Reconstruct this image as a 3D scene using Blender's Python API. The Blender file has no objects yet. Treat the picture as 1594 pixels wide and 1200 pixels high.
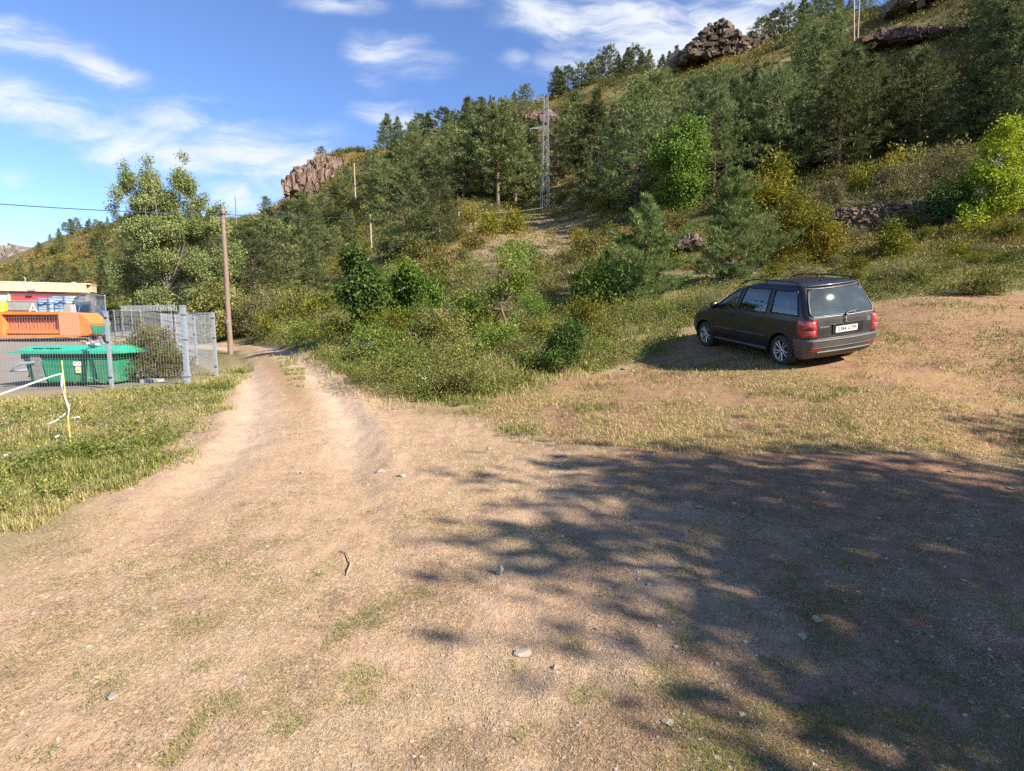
import bpy, math, random
import numpy as np
from mathutils import Matrix, Vector, Euler

R0 = np.random.default_rng(7)
random.seed(7)
S = bpy.context.scene
COL = S.collection
F = 830.0                    # focal length in photo pixels (photo 1594 x 1200)
CX, CY = 797.0, 600.0
PITCH = math.radians(6.1)
EYE = np.array([0.0, 0.0, 1.6])
cp, sp = math.cos(PITCH), math.sin(PITCH)

def ray(px, py):
    u = (np.asarray(px, float) - CX) / F
    v = (CY - np.asarray(py, float)) / F
    return np.stack([u, cp + v * sp, -sp + v * cp], -1)

def P(px, py, Y):
    d = ray(px, py)
    return EYE + d * (Y / d[..., 1:2] if d.ndim > 1 else Y / d[1])

# ------------------------------------------------------------------ noise
def _hash(ix, iy, s):
    n = (ix * 374761393 + iy * 668265263 + s * 974634777) & 0xffffffff
    n = ((n ^ (n >> 13)) * 1274126177) & 0xffffffff
    return ((n ^ (n >> 16)) & 0xffff) / 65535.0

def vnoise(x, y, s=0):
    x = np.asarray(x, float); y = np.asarray(y, float)
    ix = np.floor(x).astype(np.int64); iy = np.floor(y).astype(np.int64)
    fx = x - ix; fy = y - iy
    fx = fx * fx * (3 - 2 * fx); fy = fy * fy * (3 - 2 * fy)
    a = _hash(ix, iy, s); b = _hash(ix + 1, iy, s); c = _hash(ix, iy + 1, s); d = _hash(ix + 1, iy + 1, s)
    return (a * (1 - fx) + b * fx) * (1 - fy) + (c * (1 - fx) + d * fx) * fy

def fbm(x, y, s=0, o=4):
    t = 0; a = .5; n = 0
    for k in range(o):
        t = t + a * vnoise(x * 2 ** k, y * 2 ** k, s + k); n += a; a *= .5
    return t / n

def smooth(a, b, x):
    t = np.clip((x - a) / (b - a), 0, 1)
    return t * t * (3 - 2 * t)

# ------------------------------------------------------------------ terrain
ctrl = []
def cpx(px, py, Y): ctrl.append(P(px, py, Y))
def cw(x, y, z): ctrl.append(np.array([x, y, z], float))

for k in range(12):
    a = k / 12 * 2 * math.pi
    cw(2.2 * math.sin(a), 2.2 * math.cos(a), 0)
cw(0, 0, 0)
for (x, y, z) in [(-5, 0, 0), (5, 0, .12), (0, -6, 0), (-6, -6, 0), (6, -6, .1), (0, -25, 0), (-25, -20, -.2), (25, -20, 2), (0, -100, 0), (-100, -80, -2), (90, -80, 20),
                  (0, -500, 0), (-400, -300, -5), (300, -350, 40), (15, 0, 1.2), (30, 0, 5.5), (80, 0, 28), (150, 0, 62), (400, 0, 80), (-15, 0, -.1), (-50, 0, -.8), (-200, 0, -2), (-500, 0, -4),
                  (0, 4.5, 0), (2.5, 4.5, .1), (-3, 4.5, 0), (-6, 8, 0), (-2, 8.5, .05), (-8.4, 11.5, 0)]:
    cw(x, y, z)
for (px, pts) in {
    -400: [(600, 15.5), (532, 35), (515, 60), (490, 150), (470, 400)],
    0: [(605, 15.5), (560, 25), (533, 34), (519, 62), (480, 120), (440, 200), (402, 330)],
    100: [(605, 15.5), (532, 34), (519, 62), (455, 160), (366, 330)],
    200: [(601, 15.4), (531, 34), (508, 55), (440, 150), (345, 330)],
    290: [(597, 15.2), (529, 40), (490, 52), (440, 110), (345, 290)],
    360: [(582, 17.5), (551, 26), (536, 34), (500, 45), (450, 80), (345, 240)],
    400: [(640, 9.7), (555, 22), (530, 34), (480, 55), (420, 100), (340, 200)],
    460: [(560, 18.6), (530, 26), (500, 38), (450, 62), (400, 95), (345, 150), (302, 190)],
    520: [(240, 186)],
    560: [(600, 12.5), (540, 19), (480, 30), (420, 50), (360, 85), (300, 130), (240, 190)],
    700: [(640, 9.6), (590, 13), (520, 20), (450, 30), (400, 42), (345, 62), (290, 95), (210, 170)],
    770: [(182, 170)],
    850: [(650, 8.6), (610, 10.9), (560, 14.5), (500, 20), (440, 28), (390, 42), (332, 75), (270, 105), (200, 140), (156, 165)],
    920: [(128, 165)],
    1000: [(650, 7.9), (600, 11), (560, 13.5), (500, 18), (460, 22), (420, 28), (370, 40), (320, 58), (250, 85), (180, 120), (115, 160)],
    1130: [(660, 7.4), (455, 20), (400, 28), (340, 40), (280, 58), (200, 85), (130, 115), (97, 150)],
    1230: [(62, 148)],
    1300: [(640, 7.7), (468, 17), (420, 22), (375, 28), (320, 36), (250, 50), (170, 75), (90, 110), (30, 140)],
    1450: [(650, 7.3), (560, 11), (480, 14), (430, 19), (378, 25), (345, 29), (300, 34), (230, 48), (120, 75), (40, 105), (-25, 135)],
    1590: [(700, 6.3), (600, 9.5), (500, 12.5), (450, 16), (388, 22), (330, 28), (260, 38), (150, 60), (20, 90), (-90, 130)],
    1900: [(650, 6.5), (480, 11), (360, 20), (200, 40), (0, 70), (-200, 120)],
}.items():
    for (py, Y) in pts: cpx(px, py, Y)
    d = ctrl[-1]
    cw(d[0] * 1.35, d[1] * 1.35, d[2] * 1.02); cw(d[0] * 2.6, d[1] * 2.6, d[2] * .7)

# the car stands on this plane: left wheel contacts read off the photo
WR = P(1219, 567, 11.3); WF = P(1103, 538, 13.75)
fw = (WF - WR) / np.linalg.norm(WF - WR)
WB = float(np.linalg.norm(WF - WR))
rt = np.cross(fw, [0, 0, 1.0]); rt /= np.linalg.norm(rt)
roll = math.radians(7.0)
up0 = np.cross(rt, fw)
rt2 = rt * math.cos(roll) + up0 * math.sin(roll)
upc = np.cross(rt2, fw)
CARO = (WR + WF) / 2 + rt2 * .77          # car origin, on the ground between the wheels
for a in (-.77, .77):
    for b in (-1.34, 0, 1.34):
        ctrl.append(CARO + rt2 * a + fw * b)
ctrl = np.array(ctrl)

def warp(x, y):
    r = np.hypot(x, y) + 1e-6
    k = np.log1p(r / 6) / r
    return np.stack([x * k, y * k], -1), r
def tps(d2): return 0.5 * d2 * np.log(d2 + 1e-9)
_cw, _cr = warp(ctrl[:, 0], ctrl[:, 1])
_s = ctrl[:, 2] / (_cr + 6)
_n = len(ctrl)
_K = tps(((_cw[:, None] - _cw[None]) ** 2).sum(-1)) + np.eye(_n) * 3e-4
_A = np.zeros((_n + 3, _n + 3)); _A[:_n, :_n] = _K; _A[:_n, _n] = 1; _A[_n, :_n] = 1
_A[:_n, _n + 1:] = _cw; _A[_n + 1:, :_n] = _cw.T
_W = np.linalg.solve(_A, np.concatenate([_s, np.zeros(3)]))
def ground_raw(x, y):
    w, r = warp(np.asarray(x, float).ravel(), np.asarray(y, float).ravel())
    out = np.empty(len(w))
    for i in range(0, len(w), 40000):
        q = w[i:i + 40000]
        d2 = ((q[:, None] - _cw[None]) ** 2).sum(-1)
        out[i:i + 40000] = tps(d2) @ _W[:_n] + _W[_n] + q @ _W[_n + 1:]
    return out * (r + 6)
def relief(x, y):
    r = np.hypot(x, y)
    z = (fbm(x / 1.3, y / 1.3, 11, 3) - .5) * .07 * smooth(1, 5, r)
    z = z + (fbm(x / 9, y / 9, 5, 3) - .5) * .9 * smooth(22, 60, r)
    z = z + (fbm(x / 24, y / 24, 6, 4) - .5) * 5.0 * smooth(50, 160, r)
    return z
# polar grid: theta x r
TH = np.radians(np.concatenate([np.arange(-180, -52, 2.0), np.arange(-52, 52, .17), np.arange(52, 180, 2.0)]))
RR = np.concatenate([[0.02, .25, .5], .8 * (900 / .8) ** np.linspace(0, 1, 400)])
_gx = np.sin(TH)[:, None] * RR[None]; _gy = np.cos(TH)[:, None] * RR[None]
GZ = (ground_raw(_gx, _gy).reshape(_gx.shape) + relief(_gx, _gy))
def ground(x, y):
    x = np.asarray(x, float); y = np.asarray(y, float)
    th = np.arctan2(x, y); r = np.hypot(x, y)
    fi = np.interp(th, TH, np.arange(len(TH))); fj = np.interp(r, RR, np.arange(len(RR)))
    i = np.clip(fi.astype(int), 0, len(TH) - 2); j = np.clip(fj.astype(int), 0, len(RR) - 2)
    a = fi - i; b = fj - j
    return (GZ[i, j] * (1 - a) + GZ[i + 1, j] * a) * (1 - b) + (GZ[i, j + 1] * (1 - a) + GZ[i + 1, j + 1] * a) * b
_YS = 1.5 * (700 / 1.5) ** np.linspace(0, 1, 520)
def G(px, py):
    """where the sight line through a photo pixel first meets the ground (nan: sky)"""
    px = np.atleast_1d(np.asarray(px, float)); py = np.atleast_1d(np.asarray(py, float))
    d = ray(px, py); d = d / d[:, 1:2]
    pts = EYE + d[:, None, :] * _YS[None, :, None]
    h = pts[..., 2] - ground(pts[..., 0], pts[..., 1])
    hit = h < 0
    k = hit.argmax(1); ok = hit.any(1)
    k = np.maximum(k, 1); n = np.arange(len(px))
    h0 = h[n, k - 1]; h1 = h[n, k]
    t = h0 / (h0 - h1 + 1e-9)
    Y = _YS[k - 1] + (_YS[k] - _YS[k - 1]) * t
    out = EYE + d * Y[:, None]
    out[~ok] = np.nan
    return out
def G1(px, py): return G(px, py)[0]
def inpoly(x, y, poly):
    x = np.asarray(x); y = np.asarray(y); c = np.zeros(x.shape, bool); n = len(poly)
    for i in range(n):
        x1, y1 = poly[i]; x2, y2 = poly[(i + 1) % n]
        t = ((y1 > y) != (y2 > y)) & (x < (x2 - x1) * (y - y1) / (y2 - y1 + 1e-12) + x1)
        c ^= t
    return c
def wpoly(pix):
    q = G([p[0] for p in pix], [p[1] for p in pix])
    return [(a[0], a[1]) for a in q]
def project(x, y, z):
    """photo pixel of a world point"""
    d = np.stack([x, y, z], -1) - EYE
    f_ = d[..., 1] * cp - d[..., 2] * sp; u_ = d[..., 1] * sp + d[..., 2] * cp
    return CX + F * d[..., 0] / f_, CY - F * u_ / f_

# ------------------------------------------------------------------ mesh builder
class Geo:
    def __init__(s): s.v = []; s.f = []; s.t = []; s.m = []; s.n = 0; s.sm = []
    def add(s, verts, faces, tint=0.5, mat=0, smooth=False):
        verts = np.asarray(verts, float).reshape(-1, 3); faces = np.asarray(faces, int)
        if len(verts) == 0: return s
        s.v.append(verts); s.f.append(faces + s.n); s.n += len(verts)
        s.t.append(np.broadcast_to(np.asarray(tint, float), (len(verts),)))
        s.m.append(np.full(len(faces), mat, int)); s.sm.append(np.full(len(faces), smooth, bool))
        return s
    def box(s, c, size, rot=None, mat=0, tint=.5, bevel=0, taper=1.0):
        c = np.asarray(c, float); h = np.asarray(size, float) / 2
        v = np.array([[x, y, z] for z in (-1, 1) for y in (-1, 1) for x in (-1, 1)], float)
        v[v[:, 2] > 0, :2] *= taper
        v = v * h
        if rot is not None: v = v @ np.array(rot).T
        s.add(v + c, [[0, 2, 3, 1], [4, 5, 7, 6], [0, 1, 5, 4], [2, 6, 7, 3], [0, 4, 6, 2], [1, 3, 7, 5]], tint, mat)
        return s
    def tube(s, pts, rad, k=8, mat=0, tint=.5, caps=True, smooth=True):
        pts = np.asarray(pts, float); n = len(pts)
        rad = np.broadcast_to(np.asarray(rad, float), (n,))
        t = np.gradient(pts, axis=0); t /= np.linalg.norm(t, axis=1, keepdims=True) + 1e-9
        ref = np.array([0, 0, 1.0]) if abs(t[:, 2]).mean() < .8 else np.array([1.0, 0, 0])
        a = np.cross(t, ref); a /= np.linalg.norm(a, axis=1, keepdims=True) + 1e-9
        b = np.cross(t, a)
        ang = np.arange(k) / k * 2 * np.pi
        v = pts[:, None] + rad[:, None, None] * (np.cos(ang)[None, :, None] * a[:, None] + np.sin(ang)[None, :, None] * b[:, None])
        i = np.arange(n - 1)[:, None] * k; j = np.arange(k)[None]; j2 = (j + 1) % k
        f = np.stack([i + j, i + j2, i + k + j2, i + k + j], -1).reshape(-1, 4)
        s.add(v, f, tint, mat, smooth)
        if caps and k >= 3:
            for e, o in ((0, 1), (n - 1, -1)):
                vv = np.concatenate([v[e], pts[e][None]])
                q = [[(x if o > 0 else (x + 1) % k), k, ((x + 1) % k if o > 0 else x)] for x in range(k)]
                s.add(vv, q, tint, mat, False)
        return s
    def bar(s, a, b, w, mat=0, tint=.5):
        return s.tube([a, b], w / 2, 4, mat, tint, True, False)
    def lathe(s, prof, axis='z', k=24, mat=0, c=(0, 0, 0), tint=.5, smooth=True):
        prof = np.asarray(prof, float); ang = np.arange(k) / k * 2 * np.pi
        r = prof[:, 0][:, None]; z = np.broadcast_to(prof[:, 1][:, None], (len(prof), k))
        X = r * np.cos(ang); Y = r * np.sin(ang)
        v = np.stack({'z': [X, Y, z], 'x': [z, X, Y], 'y': [Y, z, X]}[axis], -1) + np.array(c)
        n = len(prof); i = np.arange(n - 1)[:, None] * k; j = np.arange(k)[None]; j2 = (j + 1) % k
        s.add(v, np.stack([i + j, i + j2, i + k + j2, i + k + j], -1).reshape(-1, 4), tint, mat, smooth)
        return s
    def prism(s, poly, z0, z1, frame=None, mat=0, tint=.5):
        """closed polygon (2D) extruded along the third axis of frame=(O,U,V,N)"""
        O, U, V, N = [np.array(a, float) for a in (frame or ((0, 0, 0), (1, 0, 0), (0, 1, 0), (0, 0, 1)))]
        p = np.asarray(poly, float); n = len(p)
        base = O + p[:, :1] * U + p[:, 1:2] * V
        v = np.concatenate([base + N * z0, base + N * z1])
        s.add(v, [[i, (i + 1) % n, n + (i + 1) % n, n + i] for i in range(n)], tint, mat)
        s.add(base + N * z1, [list(range(n))], tint, mat); s.add(base + N * z0, [list(range(n))[::-1]], tint, mat)
        return s
    def leaves(s, c, d, nrm, L, W, tint, mat=0):
        """diamond leaves: c base, d direction (unit), nrm rough normal"""
        side = np.cross(d, nrm); side /= np.linalg.norm(side, axis=1, keepdims=True) + 1e-9
        L = np.broadcast_to(L, (len(c),))[:, None]; W = np.broadcast_to(W, (len(c),))[:, None]
        v = np.stack([c, c + d * L * .45 + side * W / 2, c + d * L, c + d * L * .45 - side * W / 2], 1)
        s.add(v.reshape(-1, 3), np.arange(len(c) * 4).reshape(-1, 4), np.repeat(np.broadcast_to(tint, (len(c),)), 4), mat)
        return s
    def mesh(s, name, mats):
        me = bpy.data.meshes.new(name)
        v = np.concatenate(s.v); me.vertices.add(len(v)); me.vertices.foreach_set('co', v.astype(np.float32).ravel())
        ls = []; tot = []
        for f in s.f: ls.append(f.ravel()); tot.append(np.full(len(f), f.shape[1]))
        ls = np.concatenate(ls); tot = np.concatenate(tot)
        me.loops.add(len(ls)); me.loops.foreach_set('vertex_index', ls.astype(np.int32))
        me.polygons.add(len(tot)); me.polygons.foreach_set('loop_start', (np.cumsum(tot) - tot).astype(np.int32))
        me.polygons.foreach_set('material_index', np.concatenate(s.m).astype(np.int32))
        me.polygons.foreach_set('use_smooth', np.concatenate(s.sm))
        at = me.attributes.new('tint', 'FLOAT', 'POINT'); at.data.foreach_set('value', np.concatenate(s.t).astype(np.float32))
        for m in (mats if isinstance(mats, (list, tuple)) else [mats]): me.materials.append(m)
        me.update(calc_edges=True)
        return me
    def obj(s, name, mats, parent=None, loc=None):
        return link(name, s.mesh(name, mats), parent, loc)

def link(name, data, parent=None, loc=None):
    o = bpy.data.objects.new(name, data); COL.objects.link(o)
    if parent is not None: o.parent = parent
    if loc is not None: o.location = [float(c) for c in loc]
    return o
def tag(o, label=None, cat=None, group=None, kind=None):
    for k, v in (('label', label), ('category', cat), ('group', group), ('kind', kind)):
        if v: o[k] = v
    return o
def thing(name, label, cat, loc=(0, 0, 0), rz=0, group=None):
    o = link(name, None, None, loc); o.rotation_euler = (0, 0, rz)
    o.empty_display_size = .1
    return tag(o, label, cat, group)
def dup(root, loc, rz=0, scale=1, label=None, group=None):
    r = root.copy(); COL.objects.link(r); r.location = [float(c) for c in loc]; r.rotation_euler = (0, 0, rz)
    r.scale = (scale,) * 3 if np.isscalar(scale) else scale
    if label: r['label'] = label
    if group: r['group'] = group
    for ch in root.children:
        c = ch.copy(); COL.objects.link(c); c.parent = r
        for g in ch.children:
            d = g.copy(); COL.objects.link(d); d.parent = c
    return r
def unit(a): return a / (np.linalg.norm(a, axis=-1, keepdims=True) + 1e-9)

# ------------------------------------------------------------------ materials
def nodes(name):
    m = bpy.data.materials.new(name); m.use_nodes = True
    nt = m.node_tree; nt.nodes.clear()
    return m, nt, nt.nodes.new('ShaderNodeOutputMaterial')
class NB:
    def __init__(s, nt): s.nt = nt
    def n(s, t, **k):
        x = s.nt.nodes.new('ShaderNode' + t)
        for a, b in k.items(): setattr(x, a, b)
        return x
    def l(s, a, b): s.nt.links.new(a, b)
    def noise(s, vec, scale, detail=4, rough=.6, dist=0):
        x = s.n('TexNoise'); x.inputs['Scale'].default_value = scale; x.inputs['Detail'].default_value = detail
        x.inputs['Roughness'].default_value = rough; x.inputs['Distortion'].default_value = dist
        if vec is not None: s.l(vec, x.inputs['Vector'])
        return x.outputs['Fac']
    def ramp(s, fac, stops):
        x = s.n('ValToRGB'); e = x.color_ramp.elements
        while len(e) < len(stops): e.new(.5)
        for q, (p, c) in zip(e, stops):
            q.position = p; q.color = (*c, 1) if len(c) == 3 else c
        s.l(fac, x.inputs[0]); return x.outputs[0]
    def mr(s, v, a, b, c=0, d=1):
        x = s.n('MapRange'); x.interpolation_type = 'SMOOTHSTEP'
        s.l(v, x.inputs[0])
        for i, q in zip((1, 2, 3, 4), (a, b, c, d)): x.inputs[i].default_value = q
        return x.outputs[0]
    def math(s, op, a, b=None, clamp=False):
        x = s.n('Math', operation=op, use_clamp=clamp)
        for i, q in enumerate((a, b)):
            if q is None: continue
            if hasattr(q, 'links') or hasattr(q, 'is_linked'): s.l(q, x.inputs[i])
            else: x.inputs[i].default_value = q
        return x.outputs[0]
    def mix(s, fac, a, b, blend='MIX'):
        x = s.n('Mix', data_type='RGBA', blend_type=blend)
        for i, q in ((0, fac), (6, a), (7, b)):
            if hasattr(q, 'is_linked'): s.l(q, x.inputs[i])
            elif i == 0: x.inputs[0].default_value = q
            else: x.inputs[i].default_value = (*q, 1) if len(q) == 3 else q
        return x.outputs[2]
    def pos(s): return s.n('NewGeometry').outputs['Position']
    def objc(s): return s.n('TexCoord').outputs['Object']
    def attr(s, name):
        x = s.n('Attribute'); x.attribute_name = name; return x
    def bump(s, h, strength, dist=.02):
        x = s.n('Bump'); x.inputs['Strength'].default_value = strength; x.inputs['Distance'].default_value = dist
        s.l(h, x.inputs['Height']); return x.outputs[0]

def solid(name, col, rough=.6, metal=0, var=.15, scale=6, bump=0, coat=0, spec=.5, dirt=None, dirt_amt=.4):
    m, nt, out = nodes(name); b = NB(nt)
    p = b.n('BsdfPrincipled'); b.l(p.outputs[0], out.inputs[0])
    c = b.objc()
    f = b.noise(c, scale, 5, .65)
    lo = tuple(x * (1 - var) for x in col); hi = tuple(min(1, x * (1 + var)) for x in col)
    k = b.ramp(f, [(.3, lo), (.7, hi)])
    if dirt is not None:
        g = b.mr(b.noise(c, scale * .4, 6, .7), .45, .75, 0, dirt_amt)
        k = b.mix(g, k, dirt)
    b.l(k, p.inputs['Base Color'])
    b.l(b.mr(f, .2, .8, max(0, rough - .08), min(1, rough + .08)), p.inputs['Roughness'])
    p.inputs['Metallic'].default_value = metal
    p.inputs['Specular IOR Level'].default_value = spec
    p.inputs['Coat Weight'].default_value = coat; p.inputs['Coat Roughness'].default_value = .08
    if bump: b.l(b.bump(b.noise(c, scale * 4, 5, .7), bump, .01), p.inputs['Normal'])
    return m

def foliage(name, stops, transl=.25, jitter=.35, patch=0.0, patchcol=(.2, .1, .03)):
    """leaf material: 'tint' picks the colour, each plant shifts it a little"""
    m, nt, out = nodes(name); b = NB(nt)
    k = b.ramp(b.attr('tint').outputs['Fac'], stops)
    rnd = b.n('ObjectInfo').outputs['Random']
    h = b.n('HueSaturation')
    b.l(b.mr(rnd, 0, 1, .485, .515), h.inputs['Hue'])
    b.l(b.mr(b.math('FRACT', b.math('MULTIPLY', rnd, 7.31)), 0, 1, 1 - jitter * .8, 1 + jitter), h.inputs['Value'])
    h.inputs['Saturation'].default_value = 1.0
    b.l(k, h.inputs['Color']); k = h.outputs[0]
    if patch: k = b.mix(b.mr(b.noise(b.pos(), .55, 3, .6), .52, .66, 0, patch), k, patchcol)
    d = b.n('BsdfDiffuse'); t = b.n('BsdfTranslucent'); g = b.n('BsdfGlossy'); g.inputs['Roughness'].default_value = .45
    b.l(k, d.inputs[0]); b.l(k, t.inputs[0])
    mx = b.n('MixShader'); mx.inputs[0].default_value = transl
    b.l(d.outputs[0], mx.inputs[1]); b.l(t.outputs[0], mx.inputs[2])
    m2 = b.n('MixShader'); m2.inputs[0].default_value = .012
    b.l(mx.outputs[0], m2.inputs[1]); b.l(g.outputs[0], m2.inputs[2])
    b.l(m2.outputs[0], out.inputs[0])
    return m
# ------------------------------------------------------------------ camera, sun, sky
cam = bpy.data.cameras.new('camera'); co = bpy.data.objects.new('camera', cam); COL.objects.link(co)
cam.sensor_width = 36.0; cam.lens = 36.0 * F / 1594.0; cam.clip_end = 5000; cam.clip_start = .05
co.location = EYE; co.rotation_euler = (math.pi / 2 - PITCH, 0, 0)
S.camera = co
SUN = np.array([.72, -.44, .56]); SUN = SUN / np.linalg.norm(SUN)
sl = bpy.data.lights.new('sun', 'SUN'); sl.energy = 4.9; sl.angle = math.radians(.53); sl.color = (1, .93, .82)
so = bpy.data.objects.new('sun', sl); COL.objects.link(so)
so.rotation_euler = Vector(SUN).to_track_quat('Z', 'Y').to_euler()
S.view_settings.view_transform = 'Standard'; S.view_settings.look = 'None'
S.view_settings.exposure = 1.22; S.view_settings.gamma = 1
S.cycles.max_bounces = 6; S.cycles.diffuse_bounces = 3; S.cycles.glossy_bounces = 3; S.cycles.transparent_max_bounces = 8; S.cycles.transmission_bounces = 4
S.cycles.caustics_reflective = False; S.cycles.caustics_refractive = False
S.cycles.use_denoising = False

W = bpy.data.worlds.new('World'); S.world = W; W.use_nodes = True
nt = W.node_tree; nt.nodes.clear(); b = NB(nt)
wout = b.n('OutputWorld'); bg = b.n('Background'); b.l(bg.outputs[0], wout.inputs[0])
sky = b.n('TexSky'); sky.sky_type = 'NISHITA'; sky.sun_disc = False
sky.sun_elevation = math.asin(SUN[2]); sky.sun_rotation = math.atan2(SUN[0], SUN[1])
sky.altitude = 900; sky.air_density = 1.0; sky.dust_density = .15; sky.ozone_density = 2.2
bg.inputs['Strength'].default_value = .095
dirv = b.n('TexCoord').outputs['Generated']
sep = b.n('SeparateXYZ'); b.l(dirv, sep.inputs[0])
# clouds lie on a plane high above: direction over its height gives where a sight line meets it
zc = b.math('MAXIMUM', sep.outputs[2], .03)
cb = b.n('CombineXYZ'); b.l(b.math('DIVIDE', sep.outputs[0], zc), cb.inputs[0]); b.l(b.math('DIVIDE', sep.outputs[1], zc), cb.inputs[1])
# shape masks over bearing (tan) and height (tan), front half of the sky only
yc = b.math('MAXIMUM', sep.outputs[1], .05)
c2 = b.n('CombineXYZ'); b.l(b.math('DIVIDE', sep.outputs[0], yc), c2.inputs[0]); b.l(b.math('DIVIDE', sep.outputs[2], yc), c2.inputs[1])
wrp = b.n('TexNoise'); wrp.inputs['Scale'].default_value = 4.5; wrp.inputs['Detail'].default_value = 4; b.l(c2.outputs[0], wrp.inputs['Vector'])
ws = b.n('VectorMath', operation='MULTIPLY_ADD'); b.l(wrp.outputs['Color'], ws.inputs[0]); ws.inputs[1].default_value = (.14, .09, 0); b.l(c2.outputs[0], ws.inputs[2])
w2 = b.n('VectorMath', operation='SUBTRACT'); b.l(ws.outputs[0], w2.inputs[0]); w2.inputs[1].default_value = (.07, .045, 0)
def skyuv(px, py):
    d = ray(px, py); return d[0] / d[1], d[2] / d[1]
total = None
for (px, py, hw, hh, ang, amp) in [
    (50, 62, 105, 26, 12, .75), (150, 100, 85, 22, 16, .8), (-60, 40, 90, 30, 10, .7),
    (40, 165, 150, 38, 14, .8), (200, 222, 170, 36, 18, .85), (350, 215, 180, 30, 14, .7), (420, 258, 160, 42, 10, .85), (300, 165, 70, 16, -8, .45), (480, 225, 70, 30, 0, .5),
    (600, 76, 62, 26, 10, .72), (640, 100, 70, 22, 5, .55), (580, 120, 34, 20, 40, .5), (615, 183, 72, 24, 6, .72),
    (880, 30, 120, 34, 8, .85), (1010, 40, 150, 48, 5, 1.05), (1140, 40, 120, 46, 0, 1.1), (930, 85, 110, 26, -8, .7), (1010, 92, 110, 26, 0, .85), (795, 96, 30, 14, 0, .5), (1230, 20, 60, 40, 0, .6),
    (10, 274, 34, 13, 4, .7), (350, 312, 62, 24, 6, .95), (520, 4, 90, 12, 0, .6), (710, 6, 60, 16, 8, .55), (880, 112, 60, 16, 0, .55), (1700, -50, 300, 90, 0, .6), (-400, 100, 200, 60, 10, .7)]:
    u0, v0 = skyuv(px, py)
    mp = b.n('Mapping', vector_type='TEXTURE'); b.l(w2.outputs[0], mp.inputs['Vector'])
    mp.inputs['Location'].default_value = (u0, v0, 0); mp.inputs['Rotation'].default_value = (0, 0, math.radians(-ang)); mp.inputs['Scale'].default_value = (hw / F * 1.5, hh / F * 1.65, 1)
    ln = b.n('VectorMath', operation='LENGTH'); b.l(mp.outputs[0], ln.inputs[0])
    v = b.mr(ln.outputs[1], 0.0, 1.25, amp, 0)
    total = v if total is None else b.math('MAXIMUM', total, v)
front = b.mr(sep.outputs[1], .02, .15, 0, 1)
st = b.n('Mapping'); b.l(w2.outputs[0], st.inputs['Vector']); st.inputs['Rotation'].default_value = (0, 0, math.radians(16)); st.inputs['Scale'].default_value = (3.0, 12.0, 1)
fine = b.noise(st.outputs[0], 2.1, 8, .62, .5)
soft = b.noise(c2.outputs[0], 7.0, 5, .6, .2)
dens = b.math('ADD', b.math('MULTIPLY', total, b.mr(fine, .28, .72, .45, 1.2)), b.math('MULTIPLY', b.math('SUBTRACT', soft, .5), .45))
dens = b.math('MULTIPLY', b.mr(dens, .12, .98, 0, .93), front)
# loose high cloud over the rest of the sky, behind the view
rest = b.math('MULTIPLY', b.mr(b.noise(cb.outputs[0], .55, 6, .6, .6), .58, .82, 0, .6), b.math('SUBTRACT', 1.0, front))
dens = b.math('MULTIPLY', b.math('ADD', dens, rest, True), b.mr(sep.outputs[2], .0, .06, 0, 1))
hs = b.n('HueSaturation'); hs.inputs['Saturation'].default_value = 1.04; hs.inputs['Hue'].default_value = .508; hs.inputs['Value'].default_value = .98; b.l(sky.outputs[0], hs.inputs['Color'])
tn = b.mix(1.0, hs.outputs[0], (.84, .96, 1.10), 'MULTIPLY')
cc = b.mix(dens, tn, (4.3, 4.55, 4.9))
b.l(cc, bg.inputs['Color'])

# ------------------------------------------------------------------ ground sheet with zones
def soft_in(x, y, poly, amp, sc, seed=3):
    """polygon test with a ragged edge"""
    j = 0
    for k in range(3):
        dx = (fbm(x / sc, y / sc, seed + k * 9, 3) - .5) * 2 * amp; dy = (fbm(x / sc, y / sc, seed + 50 + k * 9, 3) - .5) * 2 * amp
        j = j + inpoly(x + dx, y + dy, poly)
    return j / 3.0
PIX_BARE = [(0, 905), (60, 815), (170, 760), (265, 705), (330, 645), (372, 590), (396, 566), (372, 545), (250, 534), (180, 532), (180, 528), (290, 528), (372, 534), (430, 541), (480, 555), (520, 585), (560, 612), (640, 640), (760, 662), (900, 690), (1100, 700), (1594, 720), (2300, 760)]
PB = wpoly(PIX_BARE) + [(14, -2), (10, -30), (-12, -30), (-7, 0)]
PIX_VERGE = [(-300, 760), (-300, 622), (0, 624), (180, 612), (290, 603), (345, 588), (385, 562), (396, 566), (372, 592), (330, 640), (290, 690), (230, 745), (150, 775), (60, 815), (0, 840)]
PV = wpoly(PIX_VERGE)
PIX_THICK = [(385, 532), (440, 541), (500, 566), (560, 604), (650, 632), (735, 632), (860, 592), (960, 575), (1045, 548), (1120, 478), (1240, 455), (1370, 470), (1470, 462), (1594, 455), (1900, 440), (1900, 375), (1594, 385), (1440, 375), (1300, 385), (1130, 430), (1000, 440), (900, 470), (780, 470), (660, 430), (560, 420), (470, 470), (380, 500)]
PT = wpoly(PIX_THICK)
PIX_YARD = [(-400, 612), (0, 612), (172, 602), (292, 596), (300, 570), (280, 535), (240, 524), (150, 516), (0, 516), (-400, 516)]
PY = wpoly(PIX_YARD)
PIX_SLOPE = [(640, 440), (690, 405), (715, 370), (740, 340), (850, 334), (905, 350), (930, 385), (860, 400), (800, 420), (740, 445)]
PS = wpoly(PIX_SLOPE)
PIX_DRYR = [(560, 605), (650, 632), (735, 634), (860, 594), (960, 577), (1045, 550), (1130, 470), (1370, 470), (1594, 458), (1900, 450), (1900, 700), (1594, 715), (1100, 700), (900, 690), (760, 662)]
PD = wpoly(PIX_DRYR)

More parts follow.
